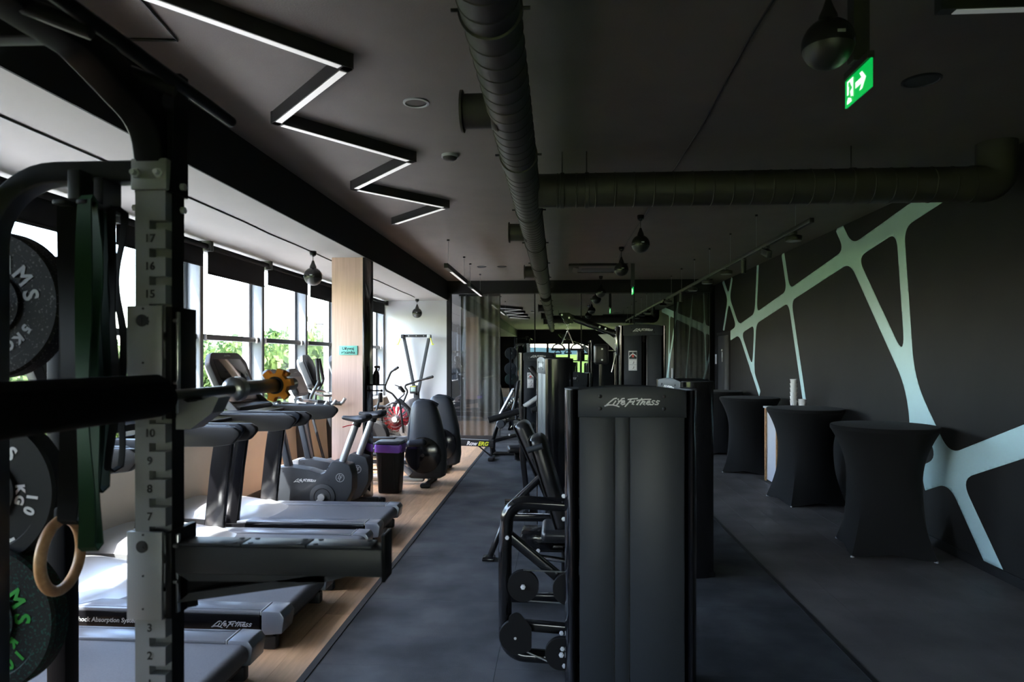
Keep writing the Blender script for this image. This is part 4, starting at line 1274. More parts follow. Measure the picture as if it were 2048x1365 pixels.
def make_bike():
    b = thing('exercise_bike', 'bike', 'exercise bike')
    poly = smooth2([(-0.42, 0.09), (-0.42, 0.53), (-0.30, 0.535), (-0.10, 0.505), (0.06, 0.455), (0.15, 0.60), (0.33, 0.56), (0.36, 0.46), (0.36, 0.30), (0.27, 0.12), (0.2, 0.09)],
                   [0.01, 0.03, 0.1, 0.1, 0.06, 0.03, 0.03, 0.1, 0.1, 0.1, 0.05], 5)
    body = obj('body_shroud', bprism(poly, 'y', -0.095, 0.095, 0.03, 3), 'plastic_dark', b)
    polyf = smooth2([(-0.42, 0.10), (-0.54, 0.16), (-0.565, 0.30), (-0.545, 0.47), (-0.50, 0.52), (-0.42, 0.53)], [0.02, 0.07, 0.12, 0.07, 0.05, 0.01], 5)
    obj('front_cap', bprism(polyf, 'y', -0.09, 0.09, 0.03, 3), 'light_grey', b)
    for s in (-1, 1):
        d = obj('crank_disc', MB().lathe([(0.0, 0.024), (0.10, 0.024), (0.13, 0.016), (0.135, 0.0)], (0.055, s * 0.092, 0.235), (0, s, 0), n=36), 'plastic_dark', b)
        obj('disc_ring', MB().torus((0.055, s * 0.115, 0.235), 0.085, 0.006, (0, 1, 0), n=36, m=6), 'plastic_black', d)
        a = R(225) if s < 0 else R(45)
        px, pz = 0.055 + 0.17 * math.cos(a), 0.235 + 0.17 * math.sin(a)
        c = obj('crank_arm', MB().rtube([(0.055, s * 0.135, 0.235), (px, s * 0.14, pz)], 0.028, 0.02, 0.006, up=(0, 1, 0)).cyl((0.055, s * 0.115, 0.235), (0.055, s * 0.15, 0.235), 0.036, n=20), 'silver', b)
        obj('pedal', MB().rbox((px, s * 0.20, pz), (0.10, 0.09, 0.025), 0.008), 'plastic_black', c)
        badge(0.042, 'grey_print', b, (0.235, -0.0962, 0.43)) if s < 0 else None
    logo(0.235, 'white_print', b, (-0.13, -0.0962, 0.395))
    for (x, z) in ((-0.36, 0.49), (-0.405, 0.30), (-0.36, 0.15), (0.11, 0.53), (0.12, 0.40)):
        obj('screw', MB().cyl((x, -0.094, z), (x, -0.0975, z), 0.007, n=10), 'black_print', body)
    obj('seat_post', MB().tube([(0.20, 0, 0.50), (0.385, 0, 1.0)], 0.036, n=20), 'silver', b)
    st = MB()
    rings = []
    for (x, hw, zt, zb) in ((0.225, 0.012, 1.045, 1.02), (0.24, 0.030, 1.055, 1.012), (0.30, 0.042, 1.052, 0.998), (0.36, 0.075, 1.054, 0.985), (0.42, 0.115, 1.064, 0.98), (0.47, 0.13, 1.075, 0.985), (0.505, 0.11, 1.076, 1.0), (0.525, 0.06, 1.066, 1.02)):
        rings.append([(x, hw * math.cos(a), (zt + zb) / 2 + (zt - zb) / 2 * math.sin(a)) for a in [2 * PI * k / 18 for k in range(18)]])
    obj('saddle', loft(st, rings), 'plastic_dark', b)
    obj('saddle_clamp', MB().cyl((0.375, 0, 0.95), (0.395, 0, 1.0), 0.042, n=18), 'plastic_black', b)
    obj('adjust_lever', MB().tube([(0.36, -0.03, 0.965), (0.30, -0.06, 0.955), (0.25, -0.06, 0.94)], 0.005, n=8), 'red', b)
    obj('mast', MB().rtube([(-0.33, 0, 0.5), (-0.43, 0, 0.95), (-0.47, 0, 1.2)], 0.07, 0.09, 0.02, up=(0, 1, 0)), 'plastic_dark', b)
    for s in (-1, 1):
        obj('handlebar', MB().tube([(-0.44, s * 0.05, 1.17), (-0.40, s * 0.17, 1.16), (-0.18, s * 0.185, 1.135), (-0.02, s * 0.17, 1.13), (0.02, s * 0.16, 1.19)], 0.018, n=12, bend=0.07), 'silver', b)
        obj('hand_grip', MB().tube([(-0.30, s * 0.178, 1.149), (-0.18, s * 0.185, 1.135), (-0.03, s * 0.172, 1.13)], 0.0225, n=12, bend=0.05), 'plastic_black', b)
    cn = obj('console', bprism(smooth2([(-0.17, -0.15), (-0.18, 0.10), (-0.1, 0.17), (0.1, 0.17), (0.18, 0.10), (0.17, -0.15)], 0.05, 4), 'x', -0.04, 0.02, 0.012), 'plastic_dark', b, (-0.47, 0, 1.37), (0, R(-24), 0))
    obj('screen', MB().rbox((0.0215, 0, -0.03), (0.006, 0.29, 0.19), 0.002), 'brown_panel', cn)
    logo(0.09, 'grey_print', cn, (0.0215, 0, 0.115), (R(90), 0, R(90)))
    for (x, nm) in ((-0.50, 'front_foot'), (0.42, 'rear_foot')):
        obj(nm, MB().tube([(x, -0.22, 0.035), (x, 0.22, 0.035)], 0.032, n=14).rbox((x, -0.225, 0.03), (0.09, 0.07, 0.06), 0.02).rbox((x, 0.225, 0.03), (0.09, 0.07, 0.06), 0.02), 'plastic_black', b)
    obj('base_beam', MB().rbox((-0.04, 0, 0.075), (0.96, 0.10, 0.06), 0.015), 'plastic_dark', b)
    return b
bk = make_bike()
bk.location = (-2.44, 6.90, 0)
tag(bk, 'grey upright exercise bike nearer the treadmills', 'exercise bike', 'exercise bikes')
b2 = dup(bk, (-2.42, 7.43, 0), label='grey upright exercise bike right in front of the wooden column')

def make_elliptical():
    e = thing('elliptical_trainer', 'elliptical', 'elliptical trainer')
    mb = MB()
    rings = []
    for (z, cx, rx, ry) in ((0.09, -0.02, 0.20, 0.10), (0.12, -0.01, 0.245, 0.13), (0.25, 0.0, 0.255, 0.15), (0.45, 0.0, 0.245, 0.158), (0.65, -0.005, 0.225, 0.158), (0.85, -0.02, 0.195, 0.15), (1.0, -0.035, 0.165, 0.138), (1.06, -0.045, 0.14, 0.12), (1.09, -0.05, 0.105, 0.09), (1.10, -0.05, 0.05, 0.04)):
        rings.append(sup(cx, 0, z, rx, ry, 32, 3.2))
    sh = obj('rear_shroud', loft(mb, rings), 'plastic_dark', e)
    obj('shroud_spine', MB().tube([(-0.26, 0, 0.35), (-0.235, 0, 0.75), (-0.19, 0, 1.02), (-0.10, 0, 1.10), (0.05, 0, 1.08), (0.14, 0, 1.03)], 0.022, n=10, bend=0.1), 'tread_panel', sh)
    for s in (-1, 1):
        d = obj('crank_disc', MB().lathe([(0.0, 0.02), (0.215, 0.02), (0.232, 0.01), (0.235, -0.02)], (-0.03, s * 0.150, 0.40), (0, s, 0), n=48), 'gloss_black', e)
        obj('disc_hub', MB().cyl((-0.03, s * 0.165, 0.40), (-0.03, s * 0.178, 0.40), 0.022, n=16), 'plastic_black', d)
        q = 1 if s < 0 else -1
        ax, az = -0.03 + 0.17 * math.cos(R(110)) * q, 0.40 + 0.17 * math.sin(R(110)) * q
        obj('pedal_arm', MB().rtube([(ax, s * 0.215, az), (-0.70, s * 0.21, 0.36 + 0.10 * q), (-1.36, s * 0.20, 0.27 + 0.03 * q)], 0.055, 0.045, 0.012, up=(0, 1, 0)), 'plastic_dark', e)
        obj('link_cover', MB().tube([(ax - 0.09, s * 0.215, az - 0.004), (ax + 0.06, s * 0.215, az + 0.014)], 0.046, n=16).sphere((ax - 0.09, s * 0.215, az - 0.004), 0.046, n=16, m=8).sphere((ax + 0.06, s * 0.215, az + 0.014), 0.046, n=16, m=8), 'tread_panel', e)
        obj('foot_pedal', MB().rbox((-0.85, s * 0.20, 0.42 + 0.07 * q), (0.36, 0.13, 0.03), 0.012), 'plastic_black', e)
        obj('swing_arm', MB().tube([(-1.44, s * 0.20, 0.28 + 0.03 * q), (-1.56 + 0.04 * q, s * 0.22, 0.80), (-1.52 + 0.06 * q, s * 0.25, 1.15), (-1.41 + 0.06 * q, s * 0.26, 1.35), (-1.46 + 0.07 * q, s * 0.24, 1.62)], 0.019, n=10, bend=0.12), 'plastic_dark', e)
        obj('hand_grip', MB().tube([(-1.42 + 0.06 * q, s * 0.26, 1.36), (-1.46 + 0.07 * q, s * 0.24, 1.64)], 0.023, n=10), 'plastic_black', e)
    obj('base_rail', MB().rbox((-0.90, 0, 0.07), (1.72, 0.12, 0.06), 0.02), 'silver', e)
    obj('side_arch', MB().tube([(-0.2, -0.12, 0.15), (-0.32, -0.14, 0.28), (-0.6, -0.12, 0.12), (-1.31, -0.1, 0.10)], 0.035, n=12, bend=0.12), 'light_grey', e)
    for (x, w, nm) in ((0.02, 0.5, 'rear_foot'), (-1.68, 0.6, 'front_foot')):
        obj(nm, MB().tube([(x, -w / 2, 0.03), (x, w / 2, 0.03)], 0.03, n=12).rbox((x, -w / 2, 0.03), (0.13, 0.09, 0.06), 0.025).rbox((x, w / 2, 0.03), (0.13, 0.09, 0.06), 0.025), 'plastic_black', e)
    obj('mast', MB().rtube([(-1.66, 0, 0.08), (-1.70, 0, 0.7), (-1.58, 0, 1.30)], 0.10, 0.10, 0.03, bend=0.2, up=(0, 1, 0)), 'plastic_dark', e)
    cn = obj('console', bprism(smooth2([(-0.17, -0.22), (-0.19, 0.14), (-0.11, 0.23), (0.11, 0.23), (0.19, 0.14), (0.17, -0.22)], 0.06, 4), 'x', -0.05, 0.025, 0.015), 'plastic_dark', e, (-1.56, 0, 1.47), (0, R(-22), 0))
    obj('screen', MB().rbox((0.0265, 0, 0.01), (0.006, 0.27, 0.27), 0.002), 'tread_panel', cn)
    obj('console_back', bprism(smooth2([(-0.15, -0.2), (-0.16, 0.12), (-0.09, 0.2), (0.09, 0.2), (0.16, 0.12), (0.15, -0.2)], 0.05, 4), 'x', -0.085, -0.045, 0.015), 'light_grey', cn)
    obj('fixed_handlebar', MB().tube([(-1.56, -0.07, 1.22), (-1.46, -0.20, 1.2), (-1.31, -0.20, 1.16), (-1.29, 0.0, 1.15), (-1.31, 0.20, 1.16), (-1.46, 0.20, 1.2), (-1.56, 0.07, 1.22)], 0.017, n=10, bend=0.08), 'silver', e)
    return e
el = make_elliptical()
el.location = (-1.69, 8.80, 0)
tag(el, 'black elliptical trainer with round rear disc behind the waste bin', 'elliptical trainer', 'elliptical trainers')
e2 = dup(el, (-1.66, 9.90, 0), label='black elliptical trainer partly hidden behind the other one')

# waste bin
wbn = thing('waste_bin', 'tall black waste bin with a purple bag beside the column', 'waste bin', (-2.05, 8.28, 0))
def sq(z, w, d, n=5): return [(x, y, z) for x, y in rrect(w, d, 0.035, n)]
obj('bin_body', loft(MB(), [sq(0, 0.25, 0.22), sq(0.02, 0.26, 0.23), sq(0.57, 0.32, 0.27)]), 'plastic_black', wbn)
mb = MB(); rings = []
for (z, k) in ((0.50, 1.02), (0.52, 1.055), (0.55, 1.04), (0.575, 1.07), (0.595, 1.03)):
    rings.append([(x * k * (1 + 0.018 * math.sin(i * 2.3 + z * 80)), y * k * (1 + 0.018 * math.cos(i * 1.9)), zz_ + 0.008 * math.sin(i * 1.3)) for i, (x, y, zz_) in enumerate(sq(z, 0.32, 0.27))])
obj('bag_rim', loft(mb, rings), 'purple', wbn)
obj('bin_lid', loft(MB(), [sq(0.595, 0.33, 0.28), sq(0.61, 0.335, 0.285), sq(0.63, 0.30, 0.25), sq(0.636, 0.2, 0.16)]), 'plastic_dark', wbn)
obj('side_rib', MB().rbox((-0.08, -0.128, 0.28), (0.012, 0.02, 0.5), 0.004, rot=(R(-2.5), 0, 0)).rbox((0.08, -0.128, 0.28), (0.012, 0.02, 0.5), 0.004, rot=(R(-2.5), 0, 0)), 'plastic_black', wbn)

# air bike
ab = thing('air_bike', 'black air bike with a red fan in a wire cage', 'exercise bike', (-2.84, 12.0, 0))
FC = (-0.03, 0, 0.56)
fan = obj('fan', MB(), 'red', ab) if False else None
mb = MB()
for k in range(14):
    a = 2 * PI * k / 14
    c, s = math.cos(a), math.sin(a)
    p = [Vector((FC[0] + r * c - w * s, y, FC[2] + r * s + w * c)) for r, w, y in ((0.07, -0.02, -0.05), (0.22, -0.035, -0.05), (0.22, 0.035, 0.05), (0.07, 0.02, 0.05))]
    q = [v + Vector((0, 0.012, 0)) for v in p]
    mb.add(p + q, [(0, 1, 2, 3), (7, 6, 5, 4), (0, 4, 5, 1), (1, 5, 6, 2), (2, 6, 7, 3), (3, 7, 4, 0)])
fo = obj('fan', mb, 'red', ab); fo['kind'] = 'stuff'
mb = MB()
for s in (-1, 1):
    for r in (0.08, 0.14, 0.20, 0.255):
        mb.torus((FC[0], s * (0.10 - 0.05 * (r / 0.3) ** 2), FC[2]), r, 0.0028, (0, 1, 0), n=40, m=5)
    for k in range(36):
        a = 2 * PI * k / 36
        mb.tube([(FC[0] + r * math.cos(a), s * (0.10 - 0.05 * (r / 0.3) ** 2), FC[2] + r * math.sin(a)) for r in (0.04, 0.15, 0.25, 0.285)], 0.0022, n=4)
wg = obj('wire_cage', mb, 'mesh_grey', ab); wg['kind'] = 'stuff'
obj('cage_rim', MB().torus(FC, 0.29, 0.018, (0, 1, 0), n=48, m=8), 'plastic_black', ab)
obj('hub', MB().cyl((FC[0], -0.13, FC[2]), (FC[0], 0.13, FC[2]), 0.05, n=20), 'silver', ab)
obj('main_beam', MB().rtube([(-0.30, 0.0, 0.12), (0.10, 0.0, 0.22), (0.42, 0, 0.16)], 0.10, 0.06, 0.012, up=(0, 1, 0)), 'plastic_black', ab)
bm_ = obj('side_plate', MB().prism([(-0.32, 0.20), (-0.28, 0.35), (0.22, 0.20), (0.26, 0.08)], 'y', -0.155, -0.140), 'plastic_black', ab)
o_ = letters('CX', 0.11, 'yellow_print', bm_, (-0.22, -0.157, 0.255), bold=0.004); o_.rotation_euler = (R(90), R(17), 0)
o_ = letters('CYCLONE', 0.075, 'white_print', bm_, (0.03, -0.157, 0.185), bold=0.002); o_.rotation_euler = (R(90), R(17), 0)
obj('arch_frame', MB().rtube([(-0.33, 0.05, 0.15), (-0.05, 0.07, 0.86), (0.02, 0.07, 0.90), (0.20, 0.07, 0.72), (0.36, 0.05, 0.30)], 0.06, 0.05, 0.015, bend=0.15, up=(0, 1, 0)), 'plastic_black', ab)
obj('seat_column', MB().tube([(-0.30, 0, 0.30), (-0.30, 0, 0.72)], 0.03, n=12).rbox((-0.22, 0, 0.66), (0.20, 0.06, 0.06), 0.01), 'plastic_black', ab)
sd_ = MB()
obj('saddle', loft(sd_, [[(x, hw * math.cos(a), 0.77 + hz * math.sin(a)) for a in [2 * PI * k / 16 for k in range(16)]] for (x, hw, hz) in ((-0.42, 0.09, 0.02), (-0.40, 0.12, 0.03), (-0.32, 0.11, 0.035), (-0.22, 0.05, 0.03), (-0.13, 0.02, 0.015))]), 'plastic_black', ab)
for s, pts in ((-1, [(0.14, -0.17, 0.33), (0.08, -0.18, 0.85), (-0.05, -0.20, 1.02), (-0.20, -0.22, 1.10), (-0.06, -0.27, 1.40), (0.05, -0.27, 1.47)]),
               (1, [(-0.02, 0.17, 0.40), (0.06, 0.18, 0.85), (0.14, 0.20, 1.05), (0.05, 0.22, 1.14), (0.35, 0.27, 1.24), (0.56, 0.27, 1.30)])):
    obj('swing_handle', MB().tube(pts, 0.019, n=10, bend=0.08), 'plastic_black', ab)
    p, q = Vector(pts[-1]), Vector(pts[-2])
    obj('hand_grip', MB().tube([p + (q - p) * 0.45, p + (p - q).normalized() * 0.01], 0.025, n=10).sphere(p + (p - q).normalized() * 0.012, 0.027, n=10, m=6), 'plastic_black', ab)
    a = R(-50 if s < 0 else 130)
    c = obj('crank_arm', MB().rtube([(0.16, s * 0.16, 0.36), (0.16 + 0.15 * math.cos(a), s * 0.165, 0.36 + 0.15 * math.sin(a))], 0.03, 0.016, 0.005, up=(0, 1, 0)), 'silver', ab)
    obj('pedal', MB().rbox((0.16 + 0.15 * math.cos(a), s * 0.22, 0.36 + 0.15 * math.sin(a)), (0.1, 0.09, 0.024), 0.006), 'plastic_black', c)
obj('chain_wheel', MB().lathe([(0.03, 0), (0.10, 0), (0.10, 0.012), (0.03, 0.012)], (0.16, -0.145, 0.36), (0, 1, 0), n=32), 'silver', ab)
dc = obj('display', MB().rbox((0.08, -0.03, 1.09), (0.03, 0.20, 0.14), 0.01, rot=(0, R(-38), 0)), 'plastic_black', ab)
obj('display_mast', MB().tube([(-0.02, 0, 0.88), (0.12, 0, 1.0), (0.10, 0, 1.08)], 0.014, n=8, bend=0.04), 'plastic_black', ab)
obj('bottle_cage', MB().torus((-0.02, 0.03, 1.15), 0.045, 0.006, (0.3, 0, 1), n=20, m=6).tube([(0.0, 0.03, 1.10), (0.05, 0.0, 1.08)], 0.008, n=6), 'plastic_black', ab)
for x in (-0.42, 0.46):
    obj('foot', MB().tube([(x, -0.28, 0.035), (x, 0.28, 0.035)], 0.032, n=12).rbox((x, 0, 0.07), (0.08, 0.1, 0.08), 0.01), 'plastic_black', ab)

# ski trainer at the end wall
sk = thing('ski_trainer', 'tall ski training machine with lime handles against the pale end wall', 'ski machine', (-2.80, 13.42, 0))
obj('base', MB().rbox((0, -0.18, 0.03), (0.58, 0.70, 0.05), 0.015), 'plastic_black', sk)
obj('column', MB().rtube([(0, 0.02, 0.05), (0, 0.02, 1.10)], 0.11, 0.07, 0.01), 'plastic_black', sk)
obj('flywheel_housing', MB().lathe([(0.0, 0), (0.24, 0), (0.26, 0.03), (0.26, 0.09), (0.22, 0.12), (0, 0.12)], (0, -0.03, 0.60), (0, -1, 0), n=40), 'plastic_black', sk)
for s in (-1, 1):
    obj('arm', MB().rtube([(s * 0.035, 0.02, 0.98), (s * 0.255, 0.0, 2.07)], 0.055, 0.07, 0.008, up=(0, 1, 0)), 'plastic_dark', sk)
    obj('arm_pulley', MB().rbox((s * 0.262, -0.03, 2.075), (0.075, 0.12, 0.075), 0.015), 'plastic_black' if s < 0 else 'light_grey', sk)
    obj('pull_cord', MB().cyl((s * 0.28, -0.09, 2.05), (s * 0.07, -0.06, 1.0), 0.003, n=6), 'cable_black', sk)
    obj('handle', MB().tube([(s * 0.30, -0.10, 2.04), (s * 0.345, -0.12, 1.91)], 0.012, n=10).tube([(s * 0.328, -0.12, 1.905), (s * 0.375, -0.12, 1.917)], 0.010, n=8), 'lime', sk)
tb = obj('top_bar', MB().rbox((0, 0.0, 2.085), (0.44, 0.05, 0.055), 0.006), 'plastic_black', sk)
for x in (-0.15, 0.0, 0.15):
    obj('screw', MB().cyl((x, -0.024, 2.085), (x, -0.03, 2.085), 0.008, n=10), 'silver', tb)
mo = obj('monitor', MB().rbox((-0.02, -0.20, 1.02), (0.14, 0.035, 0.15), 0.012), 'plastic_black', sk)
obj('monitor_screen', MB().rbox((-0.02, -0.219, 1.03), (0.095, 0.003, 0.085), 0.001), 'lcd', mo)
obj('monitor_stripe', MB().box(-0.08, 0.04, -0.219, -0.217, 1.085, 1.092), 'yellow_print', mo)
obj('monitor_arm', MB().rtube([(0, 0.0, 0.92), (-0.01, -0.18, 1.0)], 0.04, 0.03, 0.008), 'plastic_black', sk)

# rowing machine
rw = thing('rowing_machine', 'rowing machine with black rail lettered in white and yellow', 'rowing machine', (-1.05, 10.95, 0))
rb = obj('monorail', MB().rtube([(-1.9, 0, 0.33), (0.0, 0, 0.265)], 0.055, 0.105, 0.008, up=(0, 0, 1)), 'plastic_black', rw)
obj('rail_strip', MB().rtube([(-1.9, 0, 0.386), (-0.06, 0, 0.323)], 0.03, 0.008, 0.002, up=(0, 0, 1)), 'silver', rw)
o_ = letters('Row', 0.088, 'white_print', rb, (-0.33, -0.0285, 0.268), bold=0.003, shear=0.25); o_.rotation_euler = (R(90), R(2), 0)
o_ = letters('ERG', 0.088, 'yellow_print', rb, (-0.145, -0.0285, 0.262), bold=0.003, shear=0.25); o_.rotation_euler = (R(90), R(2), 0)
obj('rear_end', MB().rbox((0.01, 0, 0.265), (0.03, 0.065, 0.12), 0.008), 'plastic_black', rw)
obj('rear_leg', MB().tube([(-0.03, 0, 0.24), (-0.01, 0, 0.05)], 0.014, n=8).tube([(-0.26, 0, 0.26), (-0.02, 0, 0.06)], 0.012, n=8), 'plastic_black', rw)
obj('rear_foot', MB().rbox((-0.01, 0, 0.03), (0.09, 0.34, 0.06), 0.015), 'plastic_black', rw)
obj('seat', MB().rbox((-0.9, 0, 0.42), (0.26, 0.30, 0.05), 0.02).rbox((-0.9, 0, 0.38), (0.18, 0.09, 0.05), 0.01), 'plastic_black', rw)
obj('flywheel_housing', MB().lathe([(0.0, 0), (0.24, 0), (0.27, 0.03), (0.27, 0.10), (0.24, 0.13), (0, 0.13)], (-1.95, 0.065, 0.36), (0, -1, 0), n=36), 'plastic_black', rw)
obj('front_leg', MB().tube([(-1.75, -0.28, 0.03), (-1.75, 0.28, 0.03)], 0.02, n=8).rbox((-1.78, 0, 0.2), (0.07, 0.09, 0.34), 0.01), 'plastic_black', rw)
obj('monitor_arm', MB().tube([(-1.95, 0, 0.6), (-1.85, 0, 0.95)], 0.018, n=8).rbox((-1.83, 0, 1.0), (0.04, 0.16, 0.16), 0.012), 'plastic_black', rw)
# ================================================================== strength machines
def arch_poly(w, z0, z1, sag, n=10):
    p = [(-w, z0), (w, z0)]
    for k in range(n + 1):
        x = w - 2 * w * k / n
        p.append((x, z1 - sag * (x / w) ** 2))
    return p
def tower(t, h, slot=False, placard=False, seams=(-0.085, -0.012), logo_w=0.27, depth=0.24):
    f = -depth / 2
    hh = 0.155
    if slot:
        a = MB().rbox((-0.135, f + 0.01, (h - hh) / 2 + 0.02), (0.235, 0.02, h - hh - 0.02), 0.004)
        obj('front_panel', a, 'shell_grey', t)
        obj('front_panel', MB().rbox((0.155, f + 0.01, (h - hh) / 2 + 0.02), (0.195, 0.02, h - hh - 0.02), 0.004), 'shell_grey', t)
        obj('slot_edge', MB().rbox((0.054, f + 0.002, (h - hh) / 2 + 0.02), (0.006, 0.02, h - hh - 0.04), 0.001), 'steel', t)
        obj('weight_cable', MB().cyl((0.02, f + 0.06, 0.05), (0.02, f + 0.06, h - 0.22), 0.004, n=8), 'cable_black', t)
        obj('cable_pulley', MB().cyl((0.008, f + 0.05, h - 0.20), (0.032, f + 0.05, h - 0.20), 0.045, n=24), 'plastic_black', t)
        st = obj('weight_stack', MB().rbox((0.02, f + 0.10, 0.35), (0.24, 0.09, 0.66), 0.004), 'plastic_black', t)
    else:
        xs = [-0.258] + list(seams) + [0.258]
        for a, b in zip(xs[:-1], xs[1:]):
            obj('front_panel', MB().rbox(((a + b) / 2, f + 0.01, (h - hh) / 2 + 0.02), (b - a - 0.005, 0.02, h - hh - 0.02), 0.004), 'shell_grey', t)
        obj('seam_backing', MB().box(-0.256, 0.256, f + 0.012, f + 0.016, 0.03, h - hh), 'shell_seam', t)
    hd = obj('header', bprism(arch_poly(0.264, h - hh, h, 0.022), 'y', f - 0.006, f + 0.018, 0.004), 'shell_grey', t)
    obj('top_cover', MB().prism(arch_poly(0.262, h - 0.06, h - 0.004, 0.022), 'y', f + 0.018, -f), 'rack_black', t)
    for x in (-0.155, 0.155):
        for z in (h - 0.052, h - 0.112):
            obj('bolt', MB().sphere((x, f - 0.006, z), 0.0095, (1, 0.6, 1), n=12, m=6), 'black_print', hd)
    logo(logo_w, 'white_print', hd, (0.0, f - 0.0068, h - 0.082))
    obj('rear_panel', MB().box(-0.25, 0.25, -f - 0.015, -f, 0.03, h - 0.06), 'rack_black', t)
    for s in (-1, 1):
        sec = [(0.036 * math.cos(a), depth * 0.52 * math.sin(a)) for a in [2 * PI * k / 24 for k in range(24)]]
        obj('side_post', MB().add(*(lambda n: ([(s * 0.292 + x, y, z) for z in (0, h - 0.022) for x, y in sec], [tuple(range(n - 1, -1, -1)), tuple(range(n, 2 * n))] + [(k, (k + 1) % n, n + (k + 1) % n, n + k) for k in range(n)]))(24)), 'gloss_black', t)
        obj('post_cap', MB().add(*(lambda n: ([(s * 0.292 + x, y, z) for z in (h - 0.022, h - 0.016) for x, y in sec], [tuple(range(n - 1, -1, -1)), tuple(range(n, 2 * n))] + [(k, (k + 1) % n, n + (k + 1) % n, n + k) for k in range(n)]))(24)), 'plastic_dark', t)
    obj('base', MB().rbox((0, 0, 0.02), (0.64, depth + 0.02, 0.04), 0.008), 'rack_black', t)
    if placard:
        z = h - 0.50
        p = obj('instruction_placard', MB().rbox((-0.135, f - 0.003, z), (0.115, 0.006, 0.27), 0.002), 'paper_grey', t)
        obj('picture_field', MB().box(-0.185, -0.085, f - 0.0075, f - 0.006, z + 0.025, z + 0.118), 'plastic_dark' if h > 2 else 'grey_print', p)
        m_ = MB()
        for pts in ([(-0.045, 0.055), (-0.02, 0.085), (0.0, 0.09), (0.02, 0.085), (0.045, 0.06)], [(0.0, 0.088), (0.0, 0.105)]):
            stroke(m_, pts, 0.014)
        obj('figure_print', m_, 'white_print', p, (-0.135, f - 0.0076, z), FACE_MY)
        m_ = MB()
        stroke(m_, [(-0.008, 0.078), (-0.004, 0.05)], 0.016); stroke(m_, [(0.010, 0.078), (0.006, 0.05)], 0.016)
        obj('muscle_print', m_, 'red_print', p, (-0.135, f - 0.0086, z), FACE_MY)
        for q in (-0.022, -0.09):
            bx_ = obj('step_field', MB().box(-0.183, -0.087, f - 0.0075, f - 0.006, z + q - 0.028, z + q + 0.030), 'white_print', p)
            m_ = MB(); stroke(m_, [(-0.006, -0.018), (0.006, -0.012), (0.008, 0.01)], 0.006)
            obj('step_print', m_, 'black_print', bx_, (-0.130, f - 0.0076, z + q), FACE_MY)
def pad(c, size, rot, t, name='pad'):
    p = obj(name, MB().rbox((0, 0, 0), size, min(size) * 0.42, seg=4), 'vinyl_pad', t, c, rot)
    # piping around the edge of the upholstery
    w, d, h = size
    obj('pad_board', MB().rbox((0, -0, -h * 0.5 + 0.006) if h == min(size) else (-w * 0.5 + 0.006, 0, 0), (size[0] * 0.96, size[1] * 0.96, 0.012) if h == min(size) else (0.012, size[1] * 0.97, size[2] * 0.97), 0.005), 'rack_black', p)
    return p
def bolts(t, pts, r=0.011, ax=(0, -1, 0)):
    for p in pts:
        q = Vector(p) + Vector(ax) * 0.012
        obj('bolt', MB().cyl(p, q, r, n=6).cyl(q, q + Vector(ax) * 0.008, r * 0.55, n=8), 'bolt_steel', t)

# nearest machine: tower turned square to the camera, frame and seat behind it
m1 = thing('weight_machine', 'nearest black weight machine whose logo tower faces the camera', 'weight machine', (0.365, 3.505, 0))
tower(m1, 1.512)
loop = obj('frame_loop', MB().tube([(-0.27, 0.10, 0.872), (-0.63, 0.12, 0.885), (-0.645, 0.13, 0.62), (-0.645, 0.15, 0.06), (-0.20, 0.15, 0.042)], 0.036, n=16, bend=0.11, seg=8), 'gloss_black', m1)
obj('mount_plate', MB().rbox((-0.322, 0.12, 0.87), (0.014, 0.12, 0.17), 0.003), 'gloss_black', m1)
bolts(m1, [(-0.333, 0.06, 0.93), (-0.333, 0.06, 0.81), (-0.34, 0.07, 0.13), (-0.345, 0.05, 0.22), (-0.33, 0.05, 0.02 + 0.03), (-0.63, 0.09, 0.70)])
obj('brace', MB().rtube([(-0.63, 0.15, 0.70), (-0.30, 0.15, 0.43)], 0.05, 0.07, 0.012, up=(0, 1, 0)), 'gloss_black', m1)
obj('lower_beam', MB().rtube([(-0.63, 0.17, 0.215), (-0.27, 0.15, 0.20)], 0.05, 0.06, 0.012, up=(0, 1, 0)), 'gloss_black', m1)
for (x, z, r) in ((-0.545, 0.45, 0.082), (-0.305, 0.44, 0.085), (-0.585, 0.185, 0.085), (-0.345, 0.10, 0.085)):
    pu = obj('pulley', MB().lathe([(0.0, 0.0), (r, 0.0), (r, 0.008), (r * 0.93, 0.016), (r, 0.024), (r, 0.032), (0, 0.032)], (x, 0.10, z), (0, -1, 0), n=40), 'rack_black', m1)
    bolts(pu, [(x, 0.066, z)], 0.013)
obj('pulley_guard', MB().prism(smooth2([(-0.62, 0.30), (-0.57, 0.33), (-0.50, 0.24), (-0.50, 0.12), (-0.62, 0.09)], 0.03, 3), 'y', 0.048, 0.056), 'rack_black', m1)
obj('cable', MB().cyl((-0.545, 0.085, 0.37), (-0.30, 0.085, 0.36), 0.004, n=8).cyl((-0.545, 0.085, 0.53), (-0.30, 0.085, 0.525), 0.004, n=8).cyl((-0.55, 0.085, 0.11), (-0.34, 0.085, 0.02), 0.004, n=8), 'steel', m1)
pad((-0.415, 1.05, 0.83), (0.11, 0.30, 0.64), (0, R(-17), 0), m1, 'backrest')
obj('backrest_bracket', MB().rtube([(-0.52, 1.05, 0.98), (-0.34, 1.05, 0.55)], 0.03, 0.06, 0.006, up=(0, 1, 0)), 'gloss_black', m1)
obj('handle', MB().tube([(-0.56, 0.86, 1.055), (-0.46, 0.86, 1.085)], 0.019, n=12), 'plastic_dark', m1)
obj('seat_housing', MB().rbox((-0.50, 1.05, 0.45), (0.22, 0.24, 0.12), 0.03), 'gloss_black', m1)
